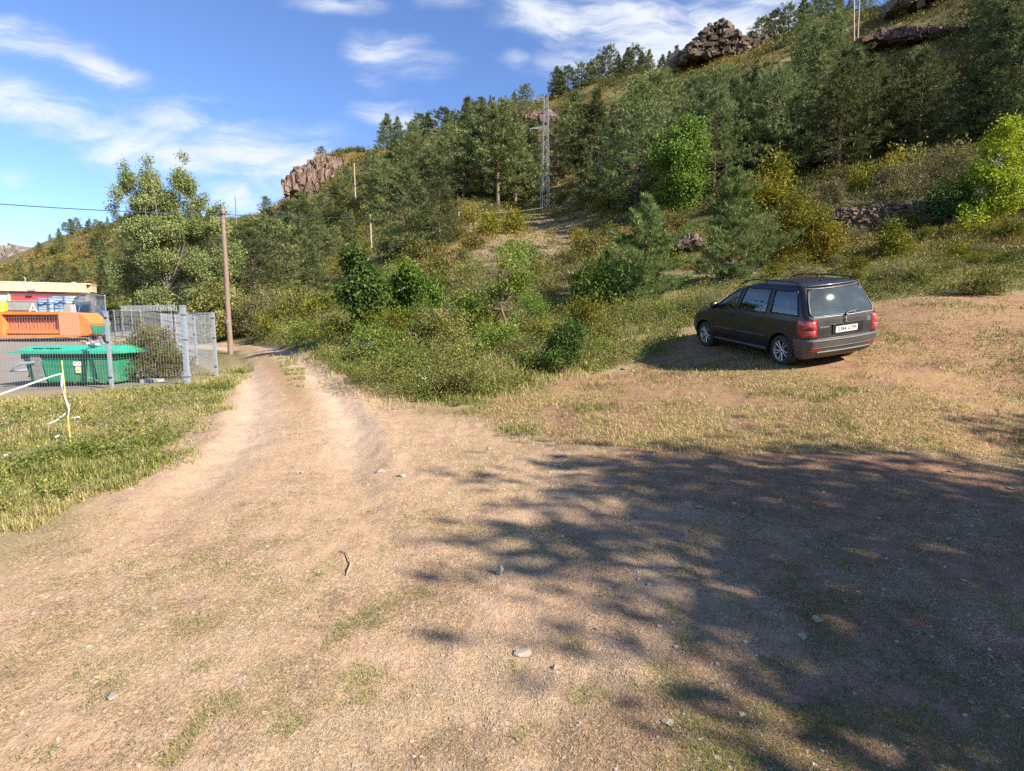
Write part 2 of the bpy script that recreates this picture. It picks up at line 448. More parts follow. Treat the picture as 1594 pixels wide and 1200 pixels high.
gg = Geo()
nT, nR = GZ.shape
TRK = [G1(*p)[:2] for p in [(330, 1190), (380, 900), (425, 760), (470, 680), (462, 620), (432, 575), (404, 551), (372, 539), (300, 531), (190, 529)]]
def dist_poly(x, y, pts):
    d = np.full(np.shape(x), 1e9)
    for a, c in zip(pts[:-1], pts[1:]):
        a = np.array(a); c = np.array(c); e = c - a
        t = np.clip(((x - a[0]) * e[0] + (y - a[1]) * e[1]) / (e @ e), 0, 1)
        d = np.minimum(d, np.hypot(x - a[0] - t * e[0], y - a[1] - t * e[1]))
    return d
_r = np.hypot(_gx, _gy); _d = dist_poly(_gx, _gy, TRK); _k = smooth(3, 7, _r) * smooth(60, 35, _r)
GZ += _k * (-.055 * np.exp(-((_d - .75) / .26) ** 2) + .025 * np.exp(-((_d - 1.2) / .2) ** 2)) * (.5 + fbm(_gx * 1.7, _gy * 1.7, 301, 3)) + (fbm(_gx * 7, _gy * 7, 303, 3) - .5) * .035 * smooth(1, 2, _r) * smooth(22, 12, _r)
vv = np.stack([_gx, _gy, GZ], -1)
i = np.arange(nT)[:, None] * nR; i2 = ((np.arange(nT) + 1) % nT)[:, None] * nR; j = np.arange(nR - 1)[None]
gg.add(vv, np.stack([i + j, i + j + 1, i2 + j + 1, i2 + j], -1).reshape(-1, 4), .5, 0, True)
fx, fy = _gx.ravel(), _gy.ravel()
zb = soft_in(fx, fy, PB, .55, 1.1); zv = soft_in(fx, fy, PV, .5, .9, 21); zt = soft_in(fx, fy, PT, .5, 1.3, 31)
zy = soft_in(fx, fy, PY, .3, 1.0, 41); zs = soft_in(fx, fy, PS, 1.5, 3.0, 51); zd = soft_in(fx, fy, PD, .6, 1.2, 61)
rr = np.hypot(fx, fy)
# the two-wheel track: worn wheel lines
dt = dist_poly(fx, fy, TRK)
track = np.exp(-((dt - .75) / .42) ** 2) * smooth(5, 9, rr)
ridge = np.exp(-(dt / .33) ** 2) * smooth(9, 13, rr)
redz = smooth(-1.6, 2.2, fx + (fbm(fx / 2, fy / 2, 77, 3) - .5) * 5 - .12 * fy) * smooth(60, 25, rr)  # reddish soil, also deepened and spread to warm and darken the tree shade
gz1 = np.clip(zv * 1.0 + .9 * zt, 0, 1)
far = smooth(18, 32, rr) * (1 - zy) * (1 - zb)
me = gg.mesh('ground', [None])
for nm, arr in (('bare', np.clip(zb + zs * .0, 0, 1)), ('green', gz1), ('red', redz), ('far', far), ('yard', zy), ('slope', zs), ('dry', zd), ('track', track), ('ridge', ridge)):
    at = me.attributes.new(nm, 'FLOAT', 'POINT'); at.data.foreach_set('value', arr.astype(np.float32))
m, nt, out = nodes('ground'); b = NB(nt)
p = b.n('BsdfPrincipled'); b.l(p.outputs[0], out.inputs[0]); p.inputs['Roughness'].default_value = .95; p.inputs['Specular IOR Level'].default_value = .15
pos = b.pos()
A = lambda n: b.attr(n).outputs['Fac']
n1 = b.noise(pos, .7, 5, .6); n2 = b.noise(pos, 5.5, 6, .7); n3 = b.noise(pos, 42, 5, .75); n4 = b.noise(pos, 1.9, 4, .6, .4)
stm = b.n('Mapping'); b.l(pos, stm.inputs[0]); stm.inputs['Scale'].default_value = (60, 22, 30); stm.inputs['Rotation'].default_value = (0, 0, .6)
n5 = b.noise(stm.outputs[0], 1.0, 3, .7, 1.2)
dirt = b.ramp(n2, [(.25, (.30, .185, .112)), (.5, (.45, .295, .185)), (.75, (.56, .39, .258))])
straw = b.ramp(n5, [(.3, (.25, .16, .085)), (.55, (.45, .305, .175)), (.75, (.62, .455, .28))])
red = b.ramp(n2, [(.3, (.19, .088, .052)), (.7, (.36, .195, .125))])
base = b.mix(b.mr(b.math('MULTIPLY', A('red'), b.math('ADD', n1, .35)), .12, .8, 0, .95), dirt, red)
base = b.mix(b.math('MULTIPLY', b.mr(b.math('ADD', n4, b.math('MULTIPLY', n2, .35)), .5, .78, 0, .85), b.math('SUBTRACT', 1.0, b.math('MULTIPLY', A('red'), .7))), base, straw)
base = b.mix(b.math('MULTIPLY', A('track'), .75), base, b.ramp(n2, [(.3, (.46, .33, .225)), (.7, (.58, .44, .315))]))
grassy = b.ramp(n3, [(.3, (.16, .12, .055)), (.5, (.30, .225, .115)), (.7, (.45, .34, .20))])
green = b.ramp(n3, [(.3, (.12, .11, .035)), (.55, (.22, .185, .07)), (.75, (.34, .26, .12))])
drycol = b.ramp(n5, [(.3, (.19, .12, .055)), (.55, (.34, .215, .105)), (.75, (.45, .315, .165))])
drymix = b.mix(b.mr(b.math('ADD', n4, b.math('MULTIPLY', n3, .3)), .5, .72, .0, .9), red, drycol)
k = base
k = b.mix(b.math('MULTIPLY', b.math('SUBTRACT', 1.0, A('bare'), True), 1.0), k, grassy)
k = b.mix(b.math('MULTIPLY', A('dry'), b.math('SUBTRACT', 1.0, A('bare'), True)), k, drymix)
k = b.mix(b.mr(b.math('MULTIPLY', A('green'), b.math('ADD', n2, .35)), .5, .95, 0, .9), k, green)
k = b.mix(b.math('MULTIPLY', A('ridge'), .7), k, drycol)
hill = b.ramp(b.noise(pos, .35, 8, .72), [(.3, (.075, .07, .022)), (.45, (.13, .11, .038)), (.58, (.19, .145, .055)), (.72, (.27, .185, .105))])
k = b.mix(A('far'), k, hill)
slope = b.ramp(b.noise(pos, 1.1, 7, .72), [(.3, (.17, .125, .06)), (.5, (.29, .20, .115)), (.7, (.42, .29, .19))])
k = b.mix(b.math('MULTIPLY', A('slope'), b.mr(n1, .3, .6, .25, .9)), k, slope)
yard = b.ramp(n3, [(.3, (.16, .14, .115)), (.7, (.32, .285, .235))])
k = b.mix(b.math('MULTIPLY', A('yard'), b.math('SUBTRACT', 1.0, A('bare'), True)), k, yard)
b.l(k, p.inputs['Base Color'])
hgt = b.math('ADD', b.math('MULTIPLY', n3, .35), b.math('ADD', n2, b.math('MULTIPLY', n5, .4)))
b.l(b.bump(hgt, .75, .03), p.inputs['Normal'])
me.materials[0] = m
tag(link('ground', me), 'pale dirt clearing with a track and the hillside rising from it', None, None, 'structure')
# ------------------------------------------------------------------ plant materials
M = {}
M['bark'] = solid('bark', (.17, .115, .075), .9, var=.35, scale=9, bump=.6)
M['bark_grey'] = solid('grey bark', (.17, .14, .11), .9, var=.3, scale=9, bump=.5)
M['pine'] = foliage('pine needles', [(0, (.066, .086, .03)), (.5, (.145, .172, .062)), (1, (.26, .28, .115))], .28, .42, .25, (.115, .098, .03))
M['young'] = foliage('young pine needles', [(0, (.06, .095, .026)), (.55, (.15, .215, .06)), (1, (.33, .39, .15))], .3, .12)
M['fresh'] = foliage('broad leaves', [(0, (.032, .06, .013)), (.5, (.075, .14, .028)), (1, (.17, .235, .055))], .35, .15)
M['light'] = foliage('light leaves', [(0, (.075, .115, .018)), (.5, (.165, .235, .036)), (1, (.30, .36, .075))], .42, .12)
M['lime'] = foliage('lime leaves', [(0, (.12, .19, .012)), (.5, (.30, .38, .025)), (1, (.50, .52, .05))], .45, .08)
M['poplar'] = foliage('poplar leaves', [(0, (.125, .16, .052)), (.5, (.26, .305, .10)), (1, (.43, .46, .215))], .4, .1)
M['olive'] = foliage('olive leaves', [(0, (.08, .09, .022)), (.5, (.175, .17, .045)), (1, (.30, .27, .09))], .3, .2)
M['box'] = foliage('box leaves', [(0, (.07, .085, .012)), (.5, (.17, .17, .02)), (.9, (.29, .25, .028)), (1, (.36, .25, .03))], .3, .12)
M['twig'] = foliage('twiggy leaves', [(0, (.10, .085, .045)), (.5, (.19, .165, .075)), (1, (.24, .25, .08))], .2, .15)
M['scrub'] = foliage('hill scrub', [(0, (.06, .068, .016)), (.35, (.115, .118, .027)), (.6, (.17, .15, .036)), (.82, (.23, .155, .042)), (1, (.26, .165, .055))], .2, .1)
M['grass'] = foliage('grass blades', [(0, (.07, .105, .018)), (.3, (.155, .195, .036)), (.55, (.30, .28, .08)), (.8, (.50, .385, .18)), (1, (.64, .51, .30))], .35, .0)
M['weed'] = foliage('weed leaves', [(0, (.065, .085, .018)), (.4, (.15, .165, .036)), (.7, (.25, .235, .062)), (1, (.40, .32, .11))], .3, .0)
M['straw'] = foliage('straw', [(0, (.17, .125, .06)), (.3, (.35, .24, .145)), (.6, (.52, .37, .24)), (1, (.66, .52, .36))], .2, .0)
M['flower'] = solid('white petals', (.75, .73, .66), .7, var=.08)
M['yellow_flower'] = solid('yellow petals', (.72, .50, .04), .7, var=.1)

def rdir(n, rng):
    return unit(rng.normal(size=(n, 3)))

def pine_geo(seed, H, R, base=.1, whorls=18, per=6, tufts=12, k=7, L=.3, W=.055, up=.5, shape=(1.25, .85), irregular=.25, trunk_r=None, spread=.16):
    rng = np.random.default_rng(seed)
    cr = Geo(); tr = Geo()
    lean = rng.normal(size=2) * .012 * H
    def axis(h): return np.array([lean[0] * (h / H) ** 2, lean[1] * (h / H) ** 2, h])
    hs = np.linspace(0, H * .985, 9); rad = (trunk_r or .018 * H) * (1 - .93 * hs / H) + .004
    tr.tube([axis(h) for h in hs], rad, 7)
    C = []; D = []; T = []
    for w in range(whorls):
        t = (w + rng.uniform(-.3, .3)) / (whorls - 1); t = min(max(t, 0), 1)
        h = H * (base + (.97 - base) * t)
        rad_t = R * (1 - t ** shape[0]) ** shape[1] * min(1, .62 + 1.6 * t)
        n = per if t < .8 else max(3, per - 2)
        ph = rng.uniform(0, 6.28)
        for q in range(n):
            a = ph + q * 6.283 / n + rng.normal() * .35
            ln = max(.08 * R, rad_t * (1 + rng.normal() * irregular)) + .04 * R
            el = np.radians(-4 + 58 * t ** 1.3 + rng.normal() * 8)
            hv = np.array([math.cos(a), math.sin(a), 0]); sv = np.array([-math.sin(a), math.cos(a), 0])
            nt_ = max(3, int(tufts * (.35 + .65 * ln / R)))
            u = rng.uniform(.22, 1, nt_) ** .7
            curl = up * (.25 + .3 * rng.random())
            lat = rng.normal(size=nt_) * ln * spread * (1.15 - .5 * u)
            zz = np.sin(el) * ln * u + curl * ln * .3 * u ** 2 + rng.normal(size=nt_) * .035 * R + abs(lat) * .12
            c = axis(h) + hv * (np.cos(el) * ln * u)[:, None] + sv * lat[:, None] + np.array([0, 0, 1.0]) * zz[:, None]
            d = unit(hv * .75 + np.array([0, 0, up]) + sv * (lat / (ln * spread + 1e-6))[:, None] * .45 + rng.normal(size=(nt_, 3)) * .22)
            C.append(c); D.append(d); T.append(np.clip(.28 + .3 * u + rng.normal(size=nt_) * .15 + rng.normal() * .08, 0, 1))
            if ln > .3 * R:
                e = axis(h) + hv * math.cos(el) * ln * .8 + np.array([0, 0, 1]) * (math.sin(el) * ln * .8 + curl * ln * .19)
                mid = (axis(h) + e) / 2 - np.array([0, 0, .04 * ln])
                tr.tube([axis(h), mid, e], [.012 * H * (1 - t) * .5 + .006, .006 + .003 * H * .3, .004], 4, caps=False)
    C.append(np.array([axis(H * .97)] * 5)); D.append(unit(np.array([0, 0, 1.0]) + rng.normal(size=(5, 3)) * .2)); T.append(np.full(5, .7))
    C = np.concatenate(C); D = np.concatenate(D); T = np.concatenate(T)
    C = np.repeat(C, k, 0); T = np.repeat(T, k) + rng.normal(size=len(C)) * .07; D = np.repeat(D, k, 0)
    D = unit(D + rng.normal(size=D.shape) * .55)
    C = C + rng.normal(size=C.shape) * L * .12
    cr.leaves(C, D, rdir(len(C), rng), L * rng.uniform(.6, 1.25, len(C)), W, np.clip(T, 0, 1))
    return cr, tr

def lobed_geo(seed, lobes, n, L, W, trunk=None, droop=.0, shell=.55, clump=26, stems=1, r0=.05, twigs=0, leafup=.2, spray=4.2):
    """lobes: (x,y,z,rx,ry,rz). leaves sit in small sprays through each lobe's volume, thicker near its outside"""
    rng = np.random.default_rng(seed)
    cr = Geo(); tr = Geo(); lobes = np.array(lobes, float)
    vol = (lobes[:, 3] * lobes[:, 4] * lobes[:, 5]) ** .75; pr = vol / vol.sum()
    ns = max(8, n // clump); which = rng.choice(len(lobes), ns, p=pr)
    d = rdir(ns, rng); rad = (shell + (1 - shell) * rng.random(ns) ** .6) * (.52 + .72 * vnoise(d[:, 0] * 2.2 + which * 7.1, d[:, 2] * 2.2 + d[:, 1] * 1.7, seed))
    out_ = rng.random(ns) < .07; rad[out_] *= rng.uniform(1.1, 1.45, out_.sum()); inner = rng.random(ns) < .22; rad[inner] *= rng.random(inner.sum())
    lb = lobes[which]
    sc = lb[:, :3] + d * rad[:, None] * lb[:, 3:6]
    sd = unit(d * .8 + np.array([0, 0, leafup - droop]) + rng.normal(size=d.shape) * .4)
    st = np.clip(.5 + rng.normal(size=ns) * .22 + (vnoise(sc[:, 0] * 1.3 / (L * 8), sc[:, 2] * 1.3 / (L * 8), seed + 3) - .5) * .5, 0, 1)
    c = np.repeat(sc, clump, 0); dd = np.repeat(sd, clump, 0); t = np.repeat(st, clump)
    sl = rng.random(len(c)) * (L * spray)
    c = c + dd * sl[:, None] + rng.normal(size=c.shape) * L * .95
    ld = unit(dd * .5 + rng.normal(size=c.shape) * .8 + np.array([0, 0, -droop]))
    nr = unit(rng.normal(size=c.shape) * .7 + np.array([0, 0, 1.0]))
    cr.leaves(c, ld, nr, L * rng.uniform(.6, 1.3, len(c)), W * rng.uniform(.7, 1.2, len(c)), np.clip(t + rng.normal(size=len(c)) * .14, 0, 1))
    if trunk is None: trunk = [(0, 0, 0)]
    order = np.argsort(lobes[:, 2]); top = trunk[-1]
    if len(trunk) > 1: tr.tube(trunk, np.linspace(r0, r0 * .55, len(trunk)), 8)
    for li in order:
        for q in range(stems):
            l = lobes[li]; e = l[:3] + rng.normal(size=3) * l[3:6] * .3 + np.array([0, 0, l[5] * .3])
            s0 = np.array(top) + (rng.normal(size=3) * np.array([r0 * 2, r0 * 2, 0]) if len(trunk) == 1 else 0)
            s0[2] = top[2] - (0 if len(trunk) == 1 else .02)
            mid = s0 * .5 + e * .5 + rng.normal(size=3) * .08 * np.linalg.norm(e - s0) + np.array([0, 0, .08 * np.linalg.norm(e - s0)])
            tr.tube([s0, mid, e], [r0 * .55, r0 * .34, r0 * .1], 6)
            for w in range(twigs):
                u = rng.uniform(.35, .95); pt = (1 - u) ** 2 * s0 + 2 * u * (1 - u) * mid + u * u * e
                tr.tube([pt, pt + rdir(1, rng)[0] * l[3:6] * .9 + np.array([0, 0, l[5] * .2])], [r0 * .16, r0 * .04], 4, caps=False)
    return cr, tr

def plant(name, label, cat, loc, cr, tr, mat, bark='bark', group=None, rz=0, crown='crown', stem='trunk'):
    t = thing(name, label, cat, loc, rz, group)
    cr.obj(crown, M[mat], t)
    if tr.v: tr.obj(stem, M[bark], t)
    return t

def gz(x, y, sink=.05): return (x, y, float(ground(x, y)) - sink)

# ------------------------------------------------------------------ pines of the hillside
far_kinds = []
for s, (H, R, base, wh, per, sh, tf, up, irr) in enumerate([
        (10, 2.7, .06, 16, 6, (1.3, .8), 12, .5, .28), (10, 2.2, .08, 18, 6, (1.2, .9), 11, .45, .25), (10, 3.3, .1, 14, 7, (1.8, .6), 13, .6, .3),
        (10, 2.5, .3, 13, 6, (1.7, .55), 12, .6, .35), (10, 1.7, .06, 18, 5, (1.15, .95), 10, .5, .22), (10, 3.0, .14, 14, 6, (2.2, .55), 14, .55, .3)]):
    far_kinds.append((H, R) + pine_geo(100 + s, H, R, base, wh, per, int(tf * 1.35), 8, .44, .075, up, sh, irr))
near_kinds = []
for s, (H, R, base, wh, per, sh, tf) in enumerate([(10, 3.0, .05, 22, 7, (1.5, .75), 22), (10, 2.5, .08, 24, 7, (1.25, .85), 19), (10, 3.4, .12, 20, 7, (2.0, .6), 24)]):
    near_kinds.append((H, R) + pine_geo(200 + s, H, R, base, wh, per, tf, 8, .34, .055, .55, sh, .26))
FM = [(k[0], k[1], k[2].mesh('pine_crown', M['pine']), k[3].mesh('pine_trunk', M['bark'])) for k in far_kinds]
NM = [(k[0], k[1], k[2].mesh('pine_crown', M['pine']), k[3].mesh('pine_trunk', M['bark'])) for k in near_kinds]
placed = []
CLEAR = [(1050, 1232, 40, 118), (452, 548, 230, 312), (1325, 1500, 10, 88), (890, 1045, 118, 160), (690, 860, 335, 420)]
def put_pine(px, py, hpx, label, group, kind=None, wide=1.0, Y=None, near=False):
    g = G1(px, py) if Y is None else P(px, py, Y)
    if not np.isfinite(g[0]): return None
    x, y = float(g[0]), float(g[1]); h = max(.8, hpx / F * y)
    lib = NM if near or y < 60 else FM
    k = lib[random.randrange(len(lib)) if kind is None else kind % len(lib)]
    sc = h / k[0]
    t = thing('pine_tree', label, 'pine tree', gz(x, y, .15), random.uniform(0, 6.28), group)
    t.scale = (sc * wide, sc * wide, sc)
    for nm, d in (('crown', k[2]), ('trunk', k[3])): link(nm, d, t)
    placed.append((x, y, h * k[1] / k[0] * wide))
    return t
def fill(poly, n, h0, h1, label, group, spacing=.6, kinds=None, wide=(.85, 1.25), seed=1):
    rng = np.random.default_rng(seed); xs = [p[0] for p in poly]; ys = [p[1] for p in poly]
    got = 0
    for tr_ in range(6):
        px = rng.uniform(min(xs), max(xs), 400); py = rng.uniform(min(ys), max(ys), 400)
        ok = inpoly(px, py, poly); px, py = px[ok], py[ok]
        q = G(px, py)
        for a, bb, g in zip(px, py, q):
            if got >= n: return
            if not np.isfinite(g[0]): continue
            h = rng.uniform(h0, h1); r = h * .27
            if any((g[0] - p[0]) ** 2 + (g[1] - p[1]) ** 2 < ((r + p[2]) * spacing) ** 2 for p in placed[-400:]): continue
            top_ = bb - h / g[1] * F; hw_ = r / g[1] * F
            if any(a + hw_ > c0 and a - hw_ < c1 and bb > c2 and top_ < c3 for c0, c1, c2, c3 in CLEAR): continue
            random.seed(int(a * 7 + bb * 131))
            if put_pine(a, bb, h / g[1] * F, label, group, None if kinds is None else kinds[rng.integers(len(kinds))], rng.uniform(*wide)): got += 1

# pines one can point at
put_pine(634, 402, 136, 'big dark green pine at the foot of the slope, widest of those below the cliff', None, 0, 1.35, 46, True)
put_pine(684, 395, 100, 'grey green pine leaning against the big dark pine on its uphill side', None, 2, 1.1, 47, True)
put_pine(489, 446, 96, 'small slim dark pine in front of the pine clump, above the bend of the track', None, 1, 1.1, 42, True)
put_pine(501, 243, 26, 'lone rounded pine on top of the pink cliff', None, 2, 1.3, 186)
put_pine(540, 302, 52, 'dark pine at the foot of the pink cliff beside a thin pole', None, 0, 1.15, 125)
put_pine(575, 296, 50, 'pine between the thin pole and the cliff shoulder', None, 0, 1.0, 130)
put_pine(990, 333, 185, 'tall pine with a bare lower trunk, left of the round light green tree', None, 3, 1.15, 57)
put_pine(915, 318, 85, 'young grey green pine at the right foot of the lattice pylon', None, 4, 1.5, 66)
put_pine(942, 312, 80, 'narrow young pine beside the bare trunked tall pine', None, 4, 1.2, 68)
put_pine(866, 148, 45, 'left outermost pine of the skyline row above the open scrub', None, 0, 1.3, 160)
put_pine(948, 130, 48, 'flat topped dark pine in the middle of the skyline row', None, 2, 1.2, 160)
put_pine(905, 138, 36, 'low bushy pine on the skyline between two taller ones', None, 5, 1.3, 160)
put_pine(800, 166, 24, 'small pine alone on the skyline above the red ledge', None, 0, 1.2, 165)
put_pine(763, 186, 30, 'thin columnar pine on the skyline left of the red ledge', None, 4, .8, 168)
# rows and stands
for px, py, h in [(872, 152, 38), (884, 148, 40), (918, 140, 34), (930, 136, 38), (962, 128, 34), (975, 126, 42), (998, 120, 34), (1042, 110, 36), (988, 122, 40), (1010, 117, 36), (1030, 113, 30), (1052, 104, 44), (1072, 98, 42)]:
    put_pine(px, py, h, 'pine of the skyline row just left of the big rock outcrop', 'skyline pines left of the big rock', None, 1.5, 160)
for px, py, h in [(603, 262, 58), (621, 255, 52), (640, 246, 38), (655, 240, 48), (668, 236, 46), (690, 228, 44), (706, 222, 34), (722, 216, 36), (735, 208, 34), (748, 200, 34), (780, 183, 20)]:
    put_pine(px, py, h, 'pine of the skyline row climbing right from the pink cliff', 'skyline pines beyond the cliff', None, 1.45, 170)
for px, py, h in [(1168, 84, 26), (1185, 82, 40), (1205, 78, 46), (1226, 72, 44), (1248, 62, 50), (1268, 54, 46), (1288, 44, 42), (1306, 34, 36), (1322, 26, 26), (1345, 12, 34)]:
    put_pine(px, py, h, 'pine of the skyline row right of the big rock outcrop', 'skyline pines right of the big rock', None, 1.5, 145)
for px, py, h, Y in [(425, 430, 118, 62), (396, 455, 110, 58), (455, 425, 105, 66), (410, 375, 80, 92), (440, 400, 90, 80), (470, 400, 85, 84), (392, 400, 90, 80), (430, 350, 56, 130), (478, 370, 62, 105), (505, 365, 55, 110), (520, 345, 45, 125), (468, 345, 48, 140), (375, 420, 95, 75), (385, 365, 55, 130), (415, 330, 35, 170)]:
    put_pine(px, py, h, 'pine in the dense clump between the cable pole and the cliff foot', 'pines between the pole and the cliff', None, 1.25, Y)
for px, py, h, Y in [(722, 334, 120, 82), (748, 332, 128, 84), (775, 328, 142, 80), (802, 326, 128, 82), (826, 324, 118, 84), (700, 318, 100, 95), (735, 300, 90, 104), (790, 296, 95, 108)]:
    put_pine(px, py, h, 'dark pine of the stand shading the bare slope left of the pylon', 'pines left of the pylon', None, 1.2, Y)
for px, py, h, Y in [(905, 290, 112, 88), (880, 268, 96, 100), (930, 285, 130, 86), (962, 300, 120, 78), (1022, 300, 150, 70), (895, 235, 70, 118), (868, 290, 80, 95)]:
    put_pine(px, py, h, 'dark pine of the stand right of the pylon', 'pines right of the pylon', None, 1.2, Y)
fill([(560, 300), (600, 270), (690, 235), (760, 205), (840, 180), (850, 230), (760, 280), (690, 300), (600, 345)], 14, 7, 11, 'pine scattered on the upper slope below the skyline row', 'pines on the upper slope', .75, seed=3)
fill([(1030, 200), (1130, 160), (1240, 150), (1350, 160), (1440, 170), (1594, 150), (1594, 250), (1450, 245), (1330, 262), (1200, 290), (1110, 320), (1030, 260)], 46, 8, 12.5, 'dark pine of the dense wood above the stone wall', 'pines above the stone wall', .62, seed=4)
fill([(1240, 130), (1340, 125), (1440, 90), (1594, 20), (1640, 150), (1400, 175), (1250, 160)], 26, 8, 13, 'pine of the wood high on the right below the rock ledge', 'pines below the ledge', .7, seed=5)
fill([(1594, 20), (1900, -80), (1900, 230), (1594, 240)], 26, 9, 13, 'pine of the wood high on the right below the rock ledge', 'pines below the ledge', .8, seed=6)
fill([(900, 240), (1010, 180), (1060, 130), (1130, 130), (1120, 175), (1030, 215), (930, 262)], 12, 6, 10, 'pine scattered below the big rock outcrop', 'pines below the big rock', .8, seed=7)
fill([(1230, 75), (1330, 40), (1330, 100), (1240, 130)], 8, 5, 8, 'pine scattered below the right flank of the big rock', 'pines right below the big rock', .8, seed=13)
fill([(1330, 10), (1480, -30), (1480, 20), (1340, 70)], 7, 5, 8, 'pine dotted on the scrub beside the upper rock slab', 'pines by the upper slab', .9, seed=8)
fill([(60, 400), (105, 365), (200, 346), (330, 346), (330, 400), (230, 420), (110, 410)], 34, 6, 11, 'pine dotted over the far hill behind the building', 'pines on the far hill', .8, seed=9)
fill([(0, 415), (40, 408), (130, 425), (230, 425), (230, 462), (40, 455)], 16, 5, 9, 'pine at the foot of the far hill behind the building', 'pines at the foot of the far hill', .8, seed=10)
fill([(150, 478), (200, 450), (330, 440), (360, 478), (290, 500), (200, 500)], 16, 6, 10, 'dark pine in the shade behind the poplar', 'pines behind the poplar', .6, seed=11)
fill([(400, 455), (520, 430), (560, 395), (590, 345), (560, 335), (470, 420)], 8, 2.5, 5, 'small pine on the lower slope above the track', 'small pines above the track', .9, seed=12)
for px, h in [(78, 10), (92, 13), (103, 19), (112, 17), (124, 14), (140, 17), (150, 13), (168, 15), (182, 18), (196, 15)]:
    put_pine(px, 372 - (px - 78) * .22, h, 'pine on the crest of the far hill, against the sky', 'pines on the far crest', None, 1.3, 322)

# young pines near the parked car
def young(seed, px, py, top, wpx, Y, label, **k):
    g = P(px, py, Y); h = (py - top) / F * Y; r = wpx / 2 / F * Y
    a = dict(base=.03, whorls=15, per=7, tufts=26, k=13, L=.20, W=.022, up=1.5, shape=(1.3, .85), irregular=.3, spread=.16); a.update(k)
    cr, tr = pine_geo(seed, h, r, **a)
    return plant('young_pine', label, 'pine tree', gz(g[0], g[1]), cr, tr, 'young')
young(31, 1003, 472, 314, 112, 20.5, 'bright green young pine with upright shoots, left of the car roof')
young(32, 1138, 448, 288, 122, 22, 'broad blue green young pine directly behind the car bonnet')
young(33, 948, 440, 372, 60, 23, 'low dark young pine tucked beside the bright green one', tufts=26, L=.14)

# ------------------------------------------------------------------ broadleaved trees and shrubs
def from_photo(name, label, cat, base, Y, ell, n, L, W, mat, seed, trunk=None, bark='bark', group=None, depth=.9, rag=0, **k):
    """ell: ellipses read off the photo (cx, cy, rx, ry[, dy]) turned into lobes of real size at distance Y"""
    s = Y / F; rng = np.random.default_rng(seed + 900)
    lobes = []
    for e in ell:
        dy = e[4] if len(e) > 4 else rng.uniform(-.5, .5) * e[2] * s * .8
        lobes.append(((e[0] - base[0]) * s, dy, (base[1] - e[1]) * s, e[2] * s, (e[2] * .5 + e[3] * .5) * s * depth, e[3] * s))
    if rag:
        sub = []
        for l in lobes:
            for _ in range(rag):
                d_ = rdir(1, rng)[0] * rng.uniform(.25, .8); q_ = rng.uniform(.36, .58)
                sub.append((l[0] + d_[0] * l[3], l[1] + d_[1] * l[4], l[2] + d_[2] * l[5], l[3] * q_, l[4] * q_, l[5] * q_))
        lobes = sub
    tk = None if trunk is None else [((x - base[0]) * s, 0, (base[1] - y) * s) for x, y in trunk]
    cr, tr = lobed_geo(seed, lobes, n, L, W, tk, **k)
    g = P(base[0], base[1], Y)
    z = min(float(ground(g[0], g[1])), g[2] + .3) - .06
    return plant(name, label, cat, (g[0], g[1], z), cr, tr, mat, bark, group)

from_photo('poplar_tree', 'tall silvery poplar with upright plumes behind the wire fence', 'poplar tree', (268, 488), 46,
    [(262, 430, 58, 44), (205, 420, 30, 30), (330, 410, 40, 54), (350, 352, 20, 30), (262, 372, 52, 26), (312, 356, 36, 24), (362, 400, 20, 40), (356, 440, 24, 34), (220, 374, 30, 12), (198, 400, 26, 12),
     (203, 296, 11, 34), (214, 272, 10, 30), (228, 296, 14, 36), (246, 272, 12, 34), (256, 300, 14, 36), (274, 290, 14, 40), (292, 270, 13, 36), (304, 285, 12, 36), (314, 312, 11, 26), (235, 322, 32, 14), (282, 325, 34, 16), (270, 345, 50, 16), (232, 348, 36, 14), (290, 342, 34, 14), (255, 312, 40, 14), (222, 332, 26, 12), (188, 310, 6, 14), (210, 250, 4, 14), (246, 242, 4, 12), (298, 240, 4, 10), (336, 322, 12, 12), (352, 314, 5, 12), (320, 455, 38, 24)],
    135000, .155, .10, 'poplar', 41, [(268, 488), (266, 460), (264, 430)], 'bark_grey', None, .8, shell=.3, r0=.09, twigs=1, clump=18, leafup=1.4, spray=4.0, rag=2)
from_photo('poplar_tree', 'yellowish poplar bush at the foot of the cable pole', 'poplar tree', (340, 488), 38, [(318, 462, 26, 24), (345, 440, 26, 40), (372, 455, 22, 26)], 9000, .2, .12, 'olive', 42, None, 'bark_grey', None, .9, r0=.08, stems=3)
from_photo('ash_tree', 'slim dark green tree by the right edge of the track, throwing shade on the verge', 'ash tree', (562, 492), 19.5, [(554, 372, 26, 26), (566, 398, 26, 24), (548, 408, 22, 20), (572, 425, 22, 22), (566, 452, 18, 20), (552, 352, 14, 12), (575, 470, 14, 14)], 9500, .16, .085, 'fresh', 43, [(562, 492), (563, 455), (561, 410)], 'bark', None, .9, droop=.35, r0=.05, clump=16, spray=1.5, rag=4)
from_photo('ash_tree', 'yellow green tree between the slim dark tree and the fruit bush', 'ash tree', (640, 478), 21, [(641, 378, 12, 20), (646, 398, 22, 18), (622, 402, 16, 16), (612, 425, 14, 16), (664, 408, 16, 16), (640, 428, 28, 18), (668, 430, 14, 12)], 8000, .16, .075, 'light', 44, [(640, 478), (640, 440), (641, 405)], 'bark', None, .9, droop=.35, r0=.045, clump=16, spray=1.5, rag=4)
